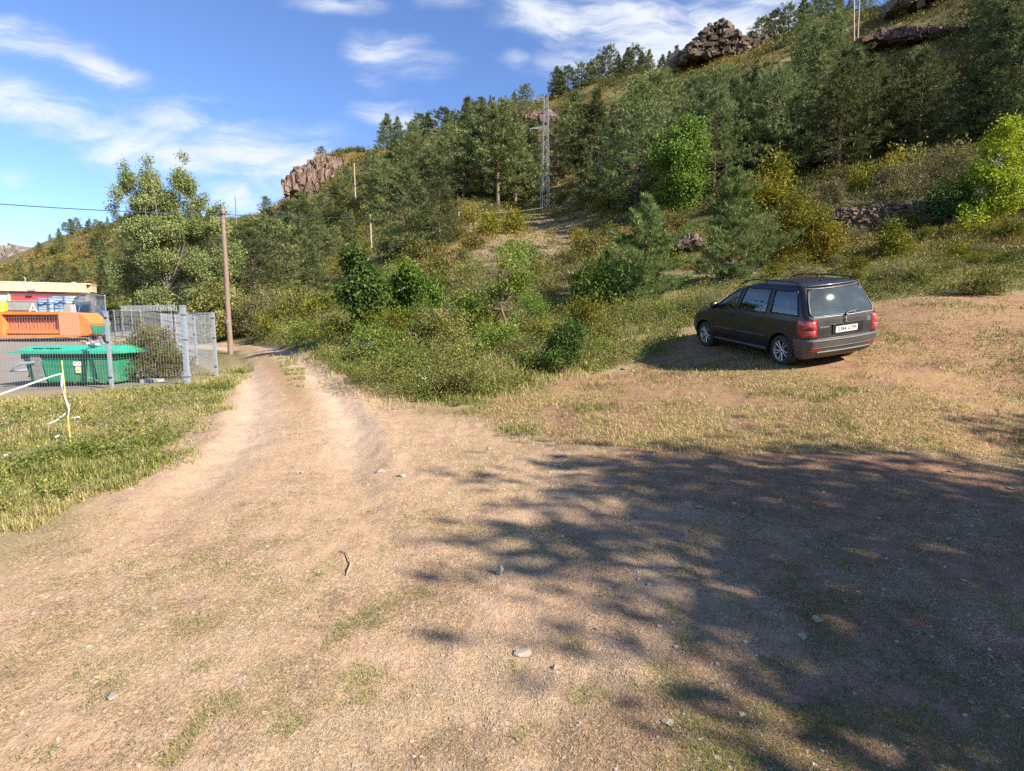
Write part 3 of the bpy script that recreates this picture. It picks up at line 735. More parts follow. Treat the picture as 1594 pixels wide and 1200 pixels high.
from_photo('fruit_tree', 'leaning fruit tree with bare dark stems and one long shoot, above the thicket', 'fruit tree', (768, 508), 16.5, [(738, 430, 28, 24), (752, 452, 30, 22), (772, 415, 20, 20), (795, 402, 22, 14), (815, 392, 16, 9), (790, 372, 5, 20), (806, 372, 6, 8), (762, 472, 26, 14), (728, 462, 16, 20)], 8500, .085, .05, 'light', 45, [(768, 508), (778, 486), (788, 462), (780, 440)], 'bark', None, .9, r0=.06, twigs=2, clump=16, stems=1, rag=2)
from_photo('round_tree', 'round light green tree below the dark pine wood', 'broadleaved tree', (1064, 328), 48, [(1062, 215, 28, 24), (1040, 245, 24, 26), (1082, 240, 24, 30), (1060, 262, 36, 30), (1045, 285, 24, 20), (1082, 285, 22, 26), (1064, 305, 18, 16), (1066, 196, 12, 12)], 12500, .25, .17, 'light', 46, [(1064, 330), (1064, 300), (1062, 260)], 'bark_grey', None, .9, r0=.10, shell=.45, clump=16, spray=2.2, rag=4)
from_photo('lime_tree', 'bright lime yellow tree standing on the stone wall', 'broadleaved tree', (1524, 300), 26, [(1552, 152, 16, 18), (1548, 178, 26, 18), (1572, 195, 24, 18), (1555, 215, 30, 20), (1580, 228, 18, 16), (1528, 222, 22, 18), (1536, 250, 26, 18), (1566, 255, 22, 16), (1515, 205, 12, 16), (1520, 268, 20, 12)], 8200, .17, .075, 'lime', 47, [(1524, 300), (1527, 268), (1536, 232), (1546, 195)], 'bark_grey', None, .9, droop=.45, r0=.06, twigs=0, clump=16, spray=1.5, rag=4)
from_photo('sapling', 'lime yellow sapling sprouting low in the stone wall', 'sapling', (1518, 322), 25.5, [(1512, 310, 12, 6), (1522, 314, 8, 5)], 420, .15, .07, 'lime', 48, None, 'bark', r0=.015)
from_photo('box_bush', 'large golden green bush behind the car, left of the stone wall', 'bush', (1250, 384), 24, [(1246, 292, 26, 18), (1228, 315, 28, 20), (1262, 318, 30, 24), (1240, 345, 42, 26), (1280, 348, 28, 24), (1218, 350, 24, 22), (1250, 366, 44, 18)], 17000, .1, .06, 'box', 49, None, 'bark', None, .9, shell=.5, r0=.03, clump=20, stems=1, rag=3)
from_photo('box_bush', 'smaller golden green bush in front of the stone wall', 'bush', (1384, 378), 23, [(1385, 335, 13, 16), (1378, 354, 22, 16), (1400, 358, 18, 14), (1362, 366, 14, 8), (1388, 370, 26, 8)], 5200, .09, .055, 'box', 50, None, 'bark', None, .9, shell=.5, r0=.02, rag=3)
from_photo('thicket_bush', 'wide grey brown thicket above the left end of the stone wall', 'bush', (1400, 302), 31, [(1325, 268, 36, 24), (1365, 256, 38, 26), (1410, 244, 40, 26), (1448, 232, 34, 24), (1480, 240, 28, 26), (1380, 282, 60, 18)], 21000, .12, .045, 'twig', 51, None, 'bark_grey', None, .9, shell=.4, r0=.04, stems=2, twigs=2, leafup=.9, rag=3)
from_photo('thicket_bush', 'dark green bush under the lime yellow tree', 'bush', (1488, 306), 27.5, [(1470, 272, 30, 26), (1498, 266, 24, 30), (1450, 288, 24, 16)], 7000, .12, .07, 'fresh', 52, None, 'bark', None, .9, r0=.04)
from_photo('thicket_bush', 'dry twiggy bush at the right end of the stone wall', 'bush', (1580, 318), 27, [(1570, 288, 26, 24), (1596, 276, 26, 32), (1625, 288, 30, 30)], 8000, .11, .04, 'twig', 53, None, 'bark_grey', None, .9, r0=.04, stems=3, twigs=2)
from_photo('thorn_bush', 'dense dark green thorn bush at the grass edge, left of the car', 'bush', (874, 584), 12.6, [(864, 522, 20, 15), (892, 520, 13, 16), (870, 545, 26, 14), (884, 500, 5, 9), (858, 560, 20, 12), (892, 556, 16, 14), (900, 536, 10, 12)], 8500, .055, .036, 'fresh', 54, None, 'bark', None, .9, shell=.4, r0=.012, stems=1, clump=16, rag=3, leafup=.5)
from_photo('low_bush', 'round green bush on the dry grass bank right of the car', 'bush', (1526, 466), 15.3, [(1512, 445, 18, 12), (1536, 442, 22, 15), (1526, 455, 28, 10)], 4800, .06, .03, 'olive', 55, None, 'bark', None, .9, shell=.5, r0=.02)
from_photo('heath_bush', 'pale topped heath bush just ahead of the car bonnet', 'bush', (1104, 474), 17.5, [(1092, 452, 22, 14), (1118, 450, 24, 16), (1105, 463, 34, 10)], 6500, .05, .016, 'twig', 56, None, 'bark', None, .9, shell=.5, r0=.015, stems=4, leafup=1.0)
from_photo('weedy_bush', 'tall weedy bush inside the yard behind the fence, right of the green bin', 'bush', (236, 578), 17.2, [(205, 545, 24, 26), (235, 530, 30, 30), (262, 548, 26, 26), (240, 560, 46, 16), (222, 505, 14, 16), (252, 510, 14, 16), (280, 560, 12, 14)], 14000, .075, .035, 'olive', 57, None, 'bark', None, .9, shell=.45, r0=.02, stems=3, leafup=.8)
from_photo('weedy_bush', 'large olive bush in the thicket directly behind the blue stake', 'bush', (688, 548), 14.6, [(672, 500, 34, 34), (702, 480, 28, 30), (655, 478, 22, 24), (690, 520, 44, 24), (720, 510, 22, 26)], 15000, .06, .034, 'olive', 58, None, 'bark', None, .9, shell=.4, r0=.015, stems=1, rag=3, leafup=.6)
from_photo('weedy_bush', 'dark leafy weed bush at the front edge of the thicket', 'bush', (712, 628), 10.9, [(702, 608, 22, 15), (725, 602, 20, 18), (690, 618, 18, 8)], 5200, .05, .026, 'olive', 59, None, 'bark', None, .9, shell=.4, r0=.012, leafup=.6)
from_photo('weedy_bush', 'yellowing bush under the slim dark tree', 'bush', (608, 512), 19, [(598, 482, 24, 22), (622, 478, 20, 24), (610, 498, 30, 14)], 6500, .07, .035, 'box', 60, None, 'bark', None, .9, shell=.45, r0=.02)
from_photo('thicket_bush', 'grey brown bush beyond the bend of the track', 'bush', (412, 506), 37, [(398, 470, 26, 26), (425, 462, 28, 28), (410, 490, 36, 16)], 8000, .13, .05, 'twig', 61, None, 'bark_grey', None, .9, r0=.05, stems=3, twigs=2)
from_photo('thicket_bush', 'olive bush right of the bend of the track', 'bush', (472, 512), 33, [(455, 484, 24, 20), (484, 478, 24, 22), (470, 498, 32, 12)], 7000, .12, .06, 'olive', 62, None, 'bark', None, .9, r0=.04)
from_photo('thicket_bush', 'yellow green bush on the bank behind the building', 'bush', (166, 466), 58, [(158, 446, 14, 12), (170, 442, 14, 14), (164, 456, 20, 10)], 4000, .22, .13, 'box', 63, None, 'bark', None, .9, r0=.05)
for q, (b_, ell, Y, lab) in enumerate([((655, 528), [(650, 470, 14, 26), (664, 490, 18, 22), (640, 500, 18, 16)], 17.5, 'fresh green upright shrub rising behind the large olive bush'),
    ((832, 506), [(826, 462, 14, 22), (842, 474, 16, 18), (822, 486, 20, 12)], 18.5, 'fresh green shrub between the fruit tree and the dark thorn bush'),
    ((592, 556), [(586, 512, 14, 20), (602, 524, 16, 18), (584, 536, 16, 12)], 15.8, 'fresh green weed shrub on the track side below the slim dark tree'),
    ((905, 478), [(900, 440, 18, 18), (918, 450, 16, 14), (904, 462, 24, 10)], 22.5, 'fresh green shrub left of the bright green young pine')]):
    from_photo('leafy_shrub', lab, 'shrub', b_, Y, ell, 4200, .065, .034, 'light', 640 + q, None, 'bark', None, .9, shell=.4, r0=.015, rag=3, leafup=.7)
# shrubs dotted through the thicket and the lower slope
def shrubs(poly, n, pool, label, group, size, seed, leaf=None):
    rng = np.random.default_rng(seed); xs = [p[0] for p in poly]; ys = [p[1] for p in poly]; got = 0
    while got < n:
        px = rng.uniform(min(xs), max(xs), 300); py = rng.uniform(min(ys), max(ys), 300)
        ok = inpoly(px, py, poly); q = G(px[ok], py[ok])
        for g in q:
            if got >= n: break
            if not np.isfinite(g[0]): continue
            proto = pool[rng.integers(len(pool))]; sc = rng.uniform(*size)
            if any((g[0] - s[0]) ** 2 + (g[1] - s[1]) ** 2 < ((sc + s[2]) * .42) ** 2 for s in shr): continue
            shr.append((g[0], g[1], sc)); got += 1
            t = thing('shrub', label, 'shrub', gz(g[0], g[1], .06), rng.uniform(0, 6.28), group)
            t.scale = (sc, sc, sc * rng.uniform(.75, 1.15))
            for nm, d in zip(('foliage', 'stems'), proto): link(nm, d, t)
shr = []
def bush_mesh(seed, mat, n, L, W, tall=.9, **k):
    rng = np.random.default_rng(seed)
    lobes = [(rng.uniform(-.35, .35), rng.uniform(-.35, .35), tall * rng.uniform(.3, .65), rng.uniform(.22, .36), rng.uniform(.22, .36), rng.uniform(.2, .36) * tall) for _ in range(6)]
    a = dict(shell=.45, r0=.018, stems=2, clump=14, leafup=.5); a.update(k)
    cr, tr = lobed_geo(seed, lobes, n, L, W, None, **a)
    return cr.mesh('foliage', M[mat]), tr.mesh('stems', M['bark'])
POOL_L = [bush_mesh(304, 'light', 2600, .075, .04, 1.2), bush_mesh(305, 'light', 2400, .07, .036, .9)]
POOL_G = [bush_mesh(301, 'olive', 3200, .07, .036), bush_mesh(302, 'fresh', 2600, .075, .042), bush_mesh(303, 'olive', 3000, .06, .03, 1.2)]
POOL_D = [bush_mesh(311, 'twig', 2600, .07, .022, .9, leafup=.9), bush_mesh(312, 'box', 2600, .075, .036, .8), bush_mesh(313, 'olive', 2600, .07, .03, .8)]
POOL_H = [bush_mesh(321, 'box', 1500, .12, .06, .9), bush_mesh(322, 'scrub', 1500, .12, .05, .8), bush_mesh(323, 'olive', 1500, .12, .06, 1.0), bush_mesh(324, 'scrub', 1500, .12, .05, .7)]
shrubs([(500, 520), (620, 470), (740, 480), (860, 470), (960, 500), (940, 555), (860, 580), (740, 590), (640, 600), (560, 570)], 38, POOL_G + POOL_D + POOL_L, 'low shrub in the thicket between the track and the car', 'shrubs of the thicket', (.6, 1.35), 71)
shrubs([(400, 525), (520, 480), (560, 440), (690, 450), (740, 425), (900, 440), (1000, 470), (900, 490), (760, 500), (560, 510), (470, 540)], 34, POOL_G + POOL_D + POOL_L, 'shrub on the slope behind the thicket', 'shrubs behind the thicket', (1.0, 2.0), 72)
shrubs([(1160, 440), (1300, 395), (1440, 385), (1594, 395), (1594, 440), (1440, 455), (1340, 450), (1220, 450)], 26, POOL_G[:1] + POOL_D, 'low shrub on the grassy bank behind the car', 'shrubs on the bank', (.45, .95), 73)
shrubs([(860, 350), (1000, 340), (1040, 330), (1130, 340), (1220, 330), (1220, 290), (1040, 300), (880, 300)], 24, POOL_H, 'bush on the slope right of the pylon foot', 'bushes right of the pylon', (1.2, 2.4), 74)
shrubs([(880, 370), (1060, 340), (1080, 420), (930, 440), (860, 420)], 16, POOL_H, 'bush on the scrub slope left of the young pines', 'bushes left of the young pines', (.8, 1.6), 75)
shrubs([(510, 360), (600, 390), (730, 345), (790, 345), (830, 365), (700, 440), (560, 430), (500, 420)], 26, POOL_H, 'bush on the slope below the pylon', 'bushes below the pylon', (.9, 2.0), 76)
shrubs([(455, 325), (600, 260), (620, 330), (560, 350), (470, 345)], 22, POOL_H, 'bush on the scrub slope below the pink cliff', 'bushes below the cliff', (1.5, 3.0), 77)
shrubs([(1300, 300), (1594, 290), (1594, 250), (1300, 275)], 16, POOL_H, 'bush at the edge of the wood above the stone wall', 'bushes above the stone wall', (1.2, 2.2), 78)
shrubs([(1300, 380), (1594, 375), (1594, 350), (1430, 355)], 10, POOL_D + POOL_H[:1], 'low bush in the shade at the foot of the stone wall', 'bushes below the stone wall', (.7, 1.3), 79)
shrubs([(380, 470), (560, 440), (560, 470), (480, 500), (390, 520)], 12, POOL_G + POOL_H, 'shrub on the bank right of the track bend', 'shrubs at the bend', (1.0, 1.9), 80)
# the trees whose shade falls across the foreground
for q, (x, y, h, r, sd) in enumerate([(12.3, -2.0, 8.5, 3.1, 81), (15.5, -2.3, 7.2, 2.8, 82), (13.2, -3.4, 6.8, 2.6, 83), (17.6, -2.8, 9.0, 3.2, 84), (14.8, -4.4, 8.6, 3.2, 85), (13.6, -2.5, 6.5, 2.8, 86), (19.4, -2.0, 8.0, 3.0, 87), (8.2, -1.7, 5.2, 1.6, 88), (11.2, -3.4, 5.6, 2.0, 89)]):
    rng = np.random.default_rng(sd)
    lobes = [(rng.normal() * r * .38, rng.normal() * r * .38, h * rng.uniform(.45, .86), r * rng.uniform(.35, .55), r * rng.uniform(.35, .55), h * rng.uniform(.1, .16)) for _ in range(12)]
    cr, tr = lobed_geo(sd, lobes, 5200, .21, .15, [(0, 0, -.1), (.1, 0, h * .22), (0, .1, h * .42)], shell=.3, r0=.14, twigs=2, clump=16, spray=3)
    plant('shade_tree', 'broadleaved tree beside the clearing whose shade dapples the ground', 'broadleaved tree', gz(x, y), cr, tr, 'fresh', 'bark_grey', 'trees beside the clearing')
# ------------------------------------------------------------------ ground cover (nobody could count it)
def blades(g, c, h, w, lean, az, tint, mat=0):
    """bent grass blades: root c, height h, width w, lean = sideways reach as a share of h, az = bearing"""
    n = len(c); side = np.stack([-np.sin(az), np.cos(az), 0 * az], -1); fwd_ = np.stack([np.cos(az), np.sin(az), 0 * az], -1)
    m = c + fwd_ * (lean * h * .35)[:, None] + np.array([0, 0, 1.0]) * (h * .6)[:, None]
    t = c + fwd_ * (lean * h)[:, None] + np.array([0, 0, 1.0]) * (h * np.sqrt(np.maximum(.05, 1 - .6 * np.minimum(lean, 1.4) ** 2 / 2)))[:, None]
    ww = (w / 2)[:, None] * side
    v = np.stack([c - ww, c + ww, m + ww * .8, m - ww * .8, t], 1).reshape(-1, 3)
    k = np.arange(n)[:, None] * 5
    g.add(v, np.concatenate([k + np.array([[0, 1, 2, 3]])]), np.repeat(tint, 5), mat)
    # second part shares the vertices of the first
    g.f.append((k + np.array([[3, 2, 4]])) + g.n - len(v)); g.m.append(np.full(n, mat)); g.sm.append(np.zeros(n, bool))
    g.v.append(np.zeros((0, 3))); g.t.append(np.zeros(0))

def polar(n, r0, r1, a0=-50, a1=50, seed=0, pw=0.0):
    """points spread evenly over the picture rather than over the ground"""
    rng = np.random.default_rng(seed)
    a = np.radians(rng.uniform(a0, a1, n)); u = rng.random(n)
    r = r0 * (r1 / r0) ** u if pw == 0 else (r0 ** -pw + u * (r1 ** -pw - r0 ** -pw)) ** (-1 / pw)
    return np.sin(a) * r, np.cos(a) * r, r, rng
def on(x, y, dz=0.0): return np.stack([x, y, ground(x, y) + dz], -1)
def keep(ok, *a): return [q[ok] for q in a]
CARXY = CARO[:2]
def offcar(x, y):
    dx = x - CARXY[0]; dy = y - CARXY[1]
    a = dx * rt2[0] + dy * rt2[1]; bq = dx * fw[0] + dy * fw[1]
    return ~((abs(a) < .78) & (abs(bq) < 1.9))

# a: verge beside the yard
x, y, r, rng = polar(230000, 5.5, 21, -50, -18, 1)
PW = wpoly([(290, 603), (345, 588), (385, 562), (398, 552), (365, 535), (300, 545), (296, 575)])
ok = np.maximum(soft_in(x, y, PV, .5, .9, 21), .45 * inpoly(x, y, PW)) > rng.random(len(x)) * .9
cl = fbm(x * 1.1, y * 1.1, 91, 4); ok &= (cl + rng.normal(size=len(x)) * .10 > .45)
x, y, r, cl = keep(ok, x, y, r, cl)
tone = fbm(x * .45, y * .45, 95, 3); n = len(x)
green_ = smooth(.46, .70, tone + .25 * (np.array([9.0]) - y) / 9 * .5 + rng.normal(size=n) * .05)
h = (.05 + .10 * smooth(.42, .72, cl) * (.4 + 1.2 * fbm(x * 4, y * 4, 97, 2))) * rng.uniform(.4, 1.4, n)
tint = np.clip(np.where(rng.random(n) < green_ * .95, rng.normal(.26, .1, n), rng.normal(.68, .15, n)), 0, 1)
g = Geo(); blades(g, on(x, y, -.01), h, .003 + .0006 * r, rng.uniform(.1, 1.1, n), rng.uniform(0, 6.28, n), tint)
tag(g.obj('grass', M['grass']), 'green and straw coloured grass on the verge beside the yard', None, None, 'stuff')
x, y, r, rng = polar(2000, 6, 17, -49, -19, 14); ok = (soft_in(x, y, PV, .5, .9, 21) > .6) & (fbm(x * .9, y * .9, 115, 3) > .47); x, y, r = keep(ok, x, y, r)
WEED_AT = (x, y, r)
# left front clump of lush grass
x, y, r, rng = polar(60000, 4.2, 10, -50, -20, 2)
spots = [(G1(px, py), s) for px, py, s in [(20, 770, .75), (60, 760, .45), (150, 732, .55), (230, 722, .6), (180, 752, .35), (0, 740, .5), (95, 735, .4), (185, 758, .2), (240, 728, .25), (300, 640, .4), (270, 630, .4), (215, 650, .35), (120, 690, .3), (40, 690, .4)]]
best = np.zeros(len(x))
for q, s in spots: best = np.maximum(best, 1 - (((x - q[0]) ** 2 + ((y - q[1]) * .8) ** 2) / s ** 2) * (.6 + .8 * fbm(x * 3, y * 3, 8, 2)))
ok = best > .15 + rng.random(len(x)) * 1.2
x, y, r, best = keep(ok, x, y, r, best); n = len(x)
g = Geo(); blades(g, on(x, y, -.01), (.03 + .075 * best * (.3 + 1.4 * fbm(x * 4, y * 4, 93, 2))) * rng.uniform(.4, 1.3, n), .004 + .0009 * r, rng.uniform(.1, .9, n), rng.uniform(0, 6.28, n), np.clip(rng.normal(.40, .17, n), 0, 1))
tag(g.obj('grass', M['grass']), 'lush green grass clumps along the edge of the dirt', None, None, 'stuff')
# b: thicket
def weeds(x, y, r, rng, size, k, L, W):
    n = len(x); hh = size * rng.uniform(.3, 1.15, n)
    c0 = on(x, y); c = np.repeat(c0, k, 0); u = rng.random(len(c)) ** .7
    jit = rng.normal(size=(len(c), 3)) * np.array([1, 1, .2]) * np.repeat(hh, k)[:, None] * .2
    c = c + jit + np.array([0, 0, 1.0]) * (np.repeat(hh, k) * u)[:, None]
    d = unit(rng.normal(size=c.shape) * .7 + np.array([0, 0, .6])); Ls = L * np.repeat(.5 + .5 * r / r.mean(), k) * rng.uniform(.6, 1.3, len(c))
    t = np.clip(np.repeat(rng.normal(.45, .2, n), k) + rng.normal(size=len(c)) * .12, 0, 1)
    return c, d, unit(rng.normal(size=c.shape) + np.array([0, 0, .8])), Ls, Ls * W, t
x, y, r, rng = polar(190000, 9.5, 42, -30, 50, 3)
m_ = soft_in(x, y, PT, .5, 1.3, 31); cl = fbm(x * .55, y * .55, 99, 4)
ok = (m_ > rng.random(len(x)) * .95) & (cl + rng.normal(size=len(x)) * .08 > .36) & offcar(x, y)
x, y, r, cl = keep(ok, x, y, r, cl); n = len(x)
lowr = 1 - .55 * smooth(5, 9, x)                                   # shorter on the bank behind the car
h = (.10 + .42 * smooth(.36, .72, cl)) * rng.uniform(.35, 1.25, n) * lowr * (.3 + .7 * smooth(0, 1.3, dist_poly(x, y, PT + PT[:1])))
tone = fbm(x * .3, y * .3, 105, 3)
tint = np.clip(np.where(rng.random(n) < smooth(.34, .58, tone), rng.normal(.36, .12, n), rng.normal(.66, .13, n)), 0, 1)
g = Geo(); blades(g, on(x, y, -.02), h, .005 + .00085 * r, rng.uniform(.1, .9, n), rng.uniform(0, 6.28, n), tint)
tag(g.obj('grass', M['grass']), 'tall half dry grass of the thicket between the track and the hill', None, None, 'stuff')
x, y, r, rng = polar(30000, 9.8, 40, -30, 50, 4)
m_ = soft_in(x, y, PT, .5, 1.3, 31); cl = fbm(x * .7 + 9, y * .7, 111, 4)
ok = (m_ > .5) & (cl > .40) & offcar(x, y); x, y, r = keep(ok, x, y, r)
g = Geo(); c, d, nn, Ls, Ws, t = weeds(x, y, r, rng, (.32 + .85 * smooth(.44, .72, fbm(x * .7 + 9, y * .7, 111, 4))) * (1 - .45 * smooth(5, 9, x)), 24, .055, .5); g.leaves(c, d, nn, Ls, Ws, t)
tag(g.obj('undergrowth', M['weed']), 'leafy weeds and brambles of the thicket', None, None, 'stuff')
x, y, r, rng = polar(2600, 10, 30, -28, 50, 5)
ok = (soft_in(x, y, PT, .5, 1.3, 31) > .5) & (fbm(x * .6, y * .6, 120, 3) > .52) & offcar(x, y); x, y, r = keep(ok, x, y, r); n = len(x)
g = Geo(); c = on(x, y, 0) + np.array([0, 0, 1.0]) * rng.uniform(.25, .6, n)[:, None] * (1 - .5 * smooth(5, 9, x))[:, None]
c = np.repeat(c, 5, 0) + rng.normal(size=(n * 5, 3)) * .03
g.leaves(c, unit(rng.normal(size=c.shape) * np.array([1, 1, .3])), np.tile([0, 0, 1.0], (len(c), 1)), .028, .022, .5, np.repeat((rng.random(n) < .2).astype(int), 5)[0])
tag(g.obj('wildflowers', [M['flower'], M['yellow_flower']]), 'small white flower heads scattered in the tall grass', None, None, 'stuff')
x, y, r = WEED_AT; g = Geo(); c, d, nn, Ls, Ws, t = weeds(x, y, r, rng, np.full(len(x), .22), 18, .045, .45); g.leaves(c, d, nn, Ls, Ws, t)
tag(g.obj('undergrowth', M['weed']), 'low leafy weeds among the grass of the verge', None, None, 'stuff')
k = len(x) // 12; c = np.repeat(on(x[:k], y[:k], .16), 6, 0) + rng.normal(size=(k * 6, 3)) * .035
g = Geo(); g.leaves(c, unit(rng.normal(size=c.shape) * np.array([1, 1, .3])), np.tile([0, 0, 1.0], (len(c), 1)), .022, .018, .5)
tag(g.obj('wildflowers', M['yellow_flower']), 'small yellow flowers in the verge grass', None, None, 'stuff')
# ragged dry stalks on the thicket's front edge
x, y, r, rng = polar(9000, 10, 24, -28, 5, 6)
ed = dist_poly(x, y, PT[1:8]); ok = (ed < .9 * fbm(x, y, 5, 2) + .15) ; x, y, r = keep(ok, x, y, r); n = len(x)
g = Geo(); blades(g, on(x, y, -.02), rng.uniform(.05, .24, n), .004 + .0006 * r, rng.uniform(.3, 1.3, n), rng.uniform(0, 6.28, n), np.clip(rng.normal(.74, .13, n), 0, 1))
tag(g.obj('grass', M['grass']), 'dry straw coloured grass fringing the thicket along the track', None, None, 'stuff')
# c: mown dry grass round the car
x, y, r, rng = polar(170000, 5.8, 20, -16, 50, 7)
cl = fbm(x * .8, y * .8, 131, 4); ok = (soft_in(x, y, PD, .6, 1.2, 61) > rng.random(len(x))) & (cl + rng.normal(size=len(x)) * .1 > .46) & offcar(x, y)
x, y, r, cl = keep(ok, x, y, r, cl); n = len(x)
tone = fbm(x * .9 + 4, y * .9, 135, 3)
tint = np.clip(np.where(rng.random(n) < smooth(.5, .68, tone) * .8, rng.normal(.34, .1, n), rng.normal(.70, .13, n)), 0, 1)
g = Geo(); blades(g, on(x, y, -.008), rng.uniform(.015, .075, n) * (1 + .5 * smooth(.5, .7, tone)), .003 + .0008 * r, rng.uniform(.3, 1.4, n), rng.uniform(0, 6.28, n), tint)
tag(g.obj('grass', M['grass']), 'short dry grass on the reddish soil round the parked car', None, None, 'stuff')
# d: foreground straw lying flat, small tufts, grit
x, y, r, rng = polar(330000, 1.6, 10.5, -48, 48, 8, .35)
cl = fbm(x * 1.6, y * 1.6, 141, 4); bare_ = np.exp(-((dist_poly(x, y, TRK) - .75) / .5) ** 2) * smooth(3.5, 6, r)
ok = (soft_in(x, y, PB, .5, 1.0, 3) > .3) & (cl + rng.normal(size=len(x)) * .1 > .43 + .22 * bare_ + .13 * smooth(.2, 2.5, x))
x, y, r, cl = keep(ok, x, y, r, cl); n = len(x)
az = rng.normal(.55, .9, n); d = np.stack([np.cos(az), np.sin(az), rng.uniform(-.02, .22, n)], -1)
g = Geo(); g.leaves(on(x, y, .002), unit(d), np.tile([0, 0, 1.0], (n, 1)) + rng.normal(size=(n, 3)) * .3, rng.uniform(.010, .042, n) * (.6 + .13 * r), rng.uniform(.0009, .0021, n) * (.6 + .3 * r), np.clip(rng.normal(.22, .24, n) + .5 * smooth(.36, .58, fbm(x * 2.1 + 5, y * 2.1, 148, 4)), 0, 1))
tag(g.obj('straw_litter', M['straw']), 'dry straw lying on the dirt of the clearing', None, None, 'stuff')
x, y, r, rng = polar(240000, 1.6, 10, -48, 48, 9, .3)
cl = fbm(x * 5.5 + 3, y * 5.5, 151, 3); big = fbm(x * .7, y * .7, 155, 4) + .33 * smooth(-.2, 1.8, x)
ok = (soft_in(x, y, PB, .5, 1.0, 3) > .3) & (cl + .8 * (big - .5) + rng.normal(size=len(x)) * .04 > .585 + .25 * np.exp(-((dist_poly(x, y, TRK) - .75) / .5) ** 2) * smooth(3.5, 6, r))
x, y, r, cl, big = keep(ok, x, y, r, cl, big); n = len(x)
gre = smooth(.42, .66, fbm(x * 1.1, y * 1.1, 158, 3) + .12 * smooth(-1, 2, x))
tint = np.clip(np.where(rng.random(n) < gre * .75, rng.normal(.33, .12, n), rng.normal(.6, .12, n)), 0, 1)
g = Geo(); blades(g, on(x, y, -.004), rng.uniform(.006, .02, n) * (1 + .8 * smooth(.58, .75, cl) + .6 * smooth(.3, 2, x)), .0010 + .00042 * r, rng.uniform(.4, 1.5, n), rng.uniform(0, 6.28, n), tint)
tag(g.obj('grass', M['grass']), 'sparse worn grass tufts on the dirt of the clearing', None, None, 'stuff')

x, y, r, rng = polar(40000, 10, 22, -28, -18, 12)
ok = inpoly(x, y, wpoly([(424, 546), (452, 548), (474, 572), (476, 604), (452, 600), (436, 572)])) & (fbm(x * 2, y * 2, 161, 3) > .45); x, y, r = keep(ok, x, y, r); n = len(x)
g = Geo(); blades(g, on(x, y, -.01), rng.uniform(.03, .11, n), .003 + .0006 * r, rng.uniform(.3, 1.2, n), rng.uniform(0, 6.28, n), np.clip(rng.normal(.58, .2, n), 0, 1))
tag(g.obj('grass', M['grass']), 'thin grass on the ridge between the wheel lines of the track', None, None, 'stuff')

# ------------------------------------------------------------------ stone
def rockmat(name, lo, mid, hi, sc=1.0, lich=0):
    m, nt, out = nodes(name); b = NB(nt); p = b.n('BsdfPrincipled'); b.l(p.outputs[0], out.inputs[0]); p.inputs['Roughness'].default_value = .92; p.inputs['Specular IOR Level'].default_value = .2
    c = b.pos(); mp = b.n('Mapping'); b.l(c, mp.inputs[0]); mp.inputs['Scale'].default_value = (1, 1, .55)
    f = b.noise(mp.outputs[0], 1.1 * sc, 8, .72, .4); k = b.ramp(f, [(.28, lo), (.5, mid), (.72, hi)])
    k = b.mix(1.0, k, b.ramp(b.attr('tint').outputs['Fac'], [(0, (.62, .6, .58)), (1, (1.2, 1.18, 1.15))]), 'MULTIPLY')
    if lich: k = b.mix(b.mr(b.noise(c, .5 * sc, 6, .7), .52, .68, 0, lich), k, (.14, .105, .035))
    b.l(k, p.inputs['Base Color']); b.l(b.bump(b.noise(c, 5 * sc, 6, .75), .8, .12 / sc), p.inputs['Normal'])
    return m
M['pink_rock'] = rockmat('pink rock', (.095, .06, .043), (.215, .145, .108), (.33, .24, .185), .5, .5)
M['brown_rock'] = rockmat('brown rock', (.06, .042, .033), (.14, .10, .075), (.26, .20, .155), .5, .55)
M['red_rock'] = rockmat('red rock', (.075, .045, .036), (.155, .095, .075), (.26, .18, .145), .6, .4)
M['grey_rock'] = rockmat('grey rock', (.13, .115, .10), (.24, .21, .18), (.36, .32, .27), .4, .35)
M['wall_stone'] = rockmat('wall stone', (.065, .047, .036), (.16, .118, .088), (.33, .26, .205), 4)
M['pale_stone'] = rockmat('pale stone', (.26, .21, .165), (.38, .32, .26), (.50, .44, .37), 14)
_ico = None
def chunk(rng, c, size, rot=0.0, k=9):
    """angular boulder: a unit ball cut by k random planes"""
    nu, nv = 22, 15
    U, V = np.meshgrid(np.linspace(0, 2 * np.pi, nu, endpoint=False), np.linspace(-np.pi / 2, np.pi / 2, nv), indexing='ij')
    d = np.stack([np.cos(V) * np.cos(U), np.cos(V) * np.sin(U), np.sin(V)], -1)
    n = rdir(k, rng); h = rng.uniform(.42, .95, k)
    q = np.maximum((d[:, :, None] * n).sum(-1), 1e-3); r = np.minimum((h / q).min(-1), 1.25)
    p = d * r[..., None] * np.asarray(size) / 2
    ca, sa = math.cos(rot), math.sin(rot); p = np.stack([p[..., 0] * ca - p[..., 1] * sa, p[..., 0] * sa + p[..., 1] * ca, p[..., 2]], -1)
    i = np.arange(nu)[:, None] * nv; i2 = ((np.arange(nu) + 1) % nu)[:, None] * nv; j = np.arange(nv - 1)[None]
    return p + np.asarray(c), np.stack([i + j, i2 + j, i2 + j + 1, i + j + 1], -1).reshape(-1, 4)
M['grit'] = rockmat('grit', (.30, .22, .15), (.46, .36, .27), (.62, .53, .43), 30)
def block(rng, c, size, rot, jit=.17):
    v = cube * np.asarray(size) * .5 * (1 + rng.normal(size=(8, 3)) * jit)
    v[v[:, 2] > 0, :2] *= rng.uniform(.6, 1.0)
    return v @ np.array(Euler(rot).to_matrix()).T + np.asarray(c)
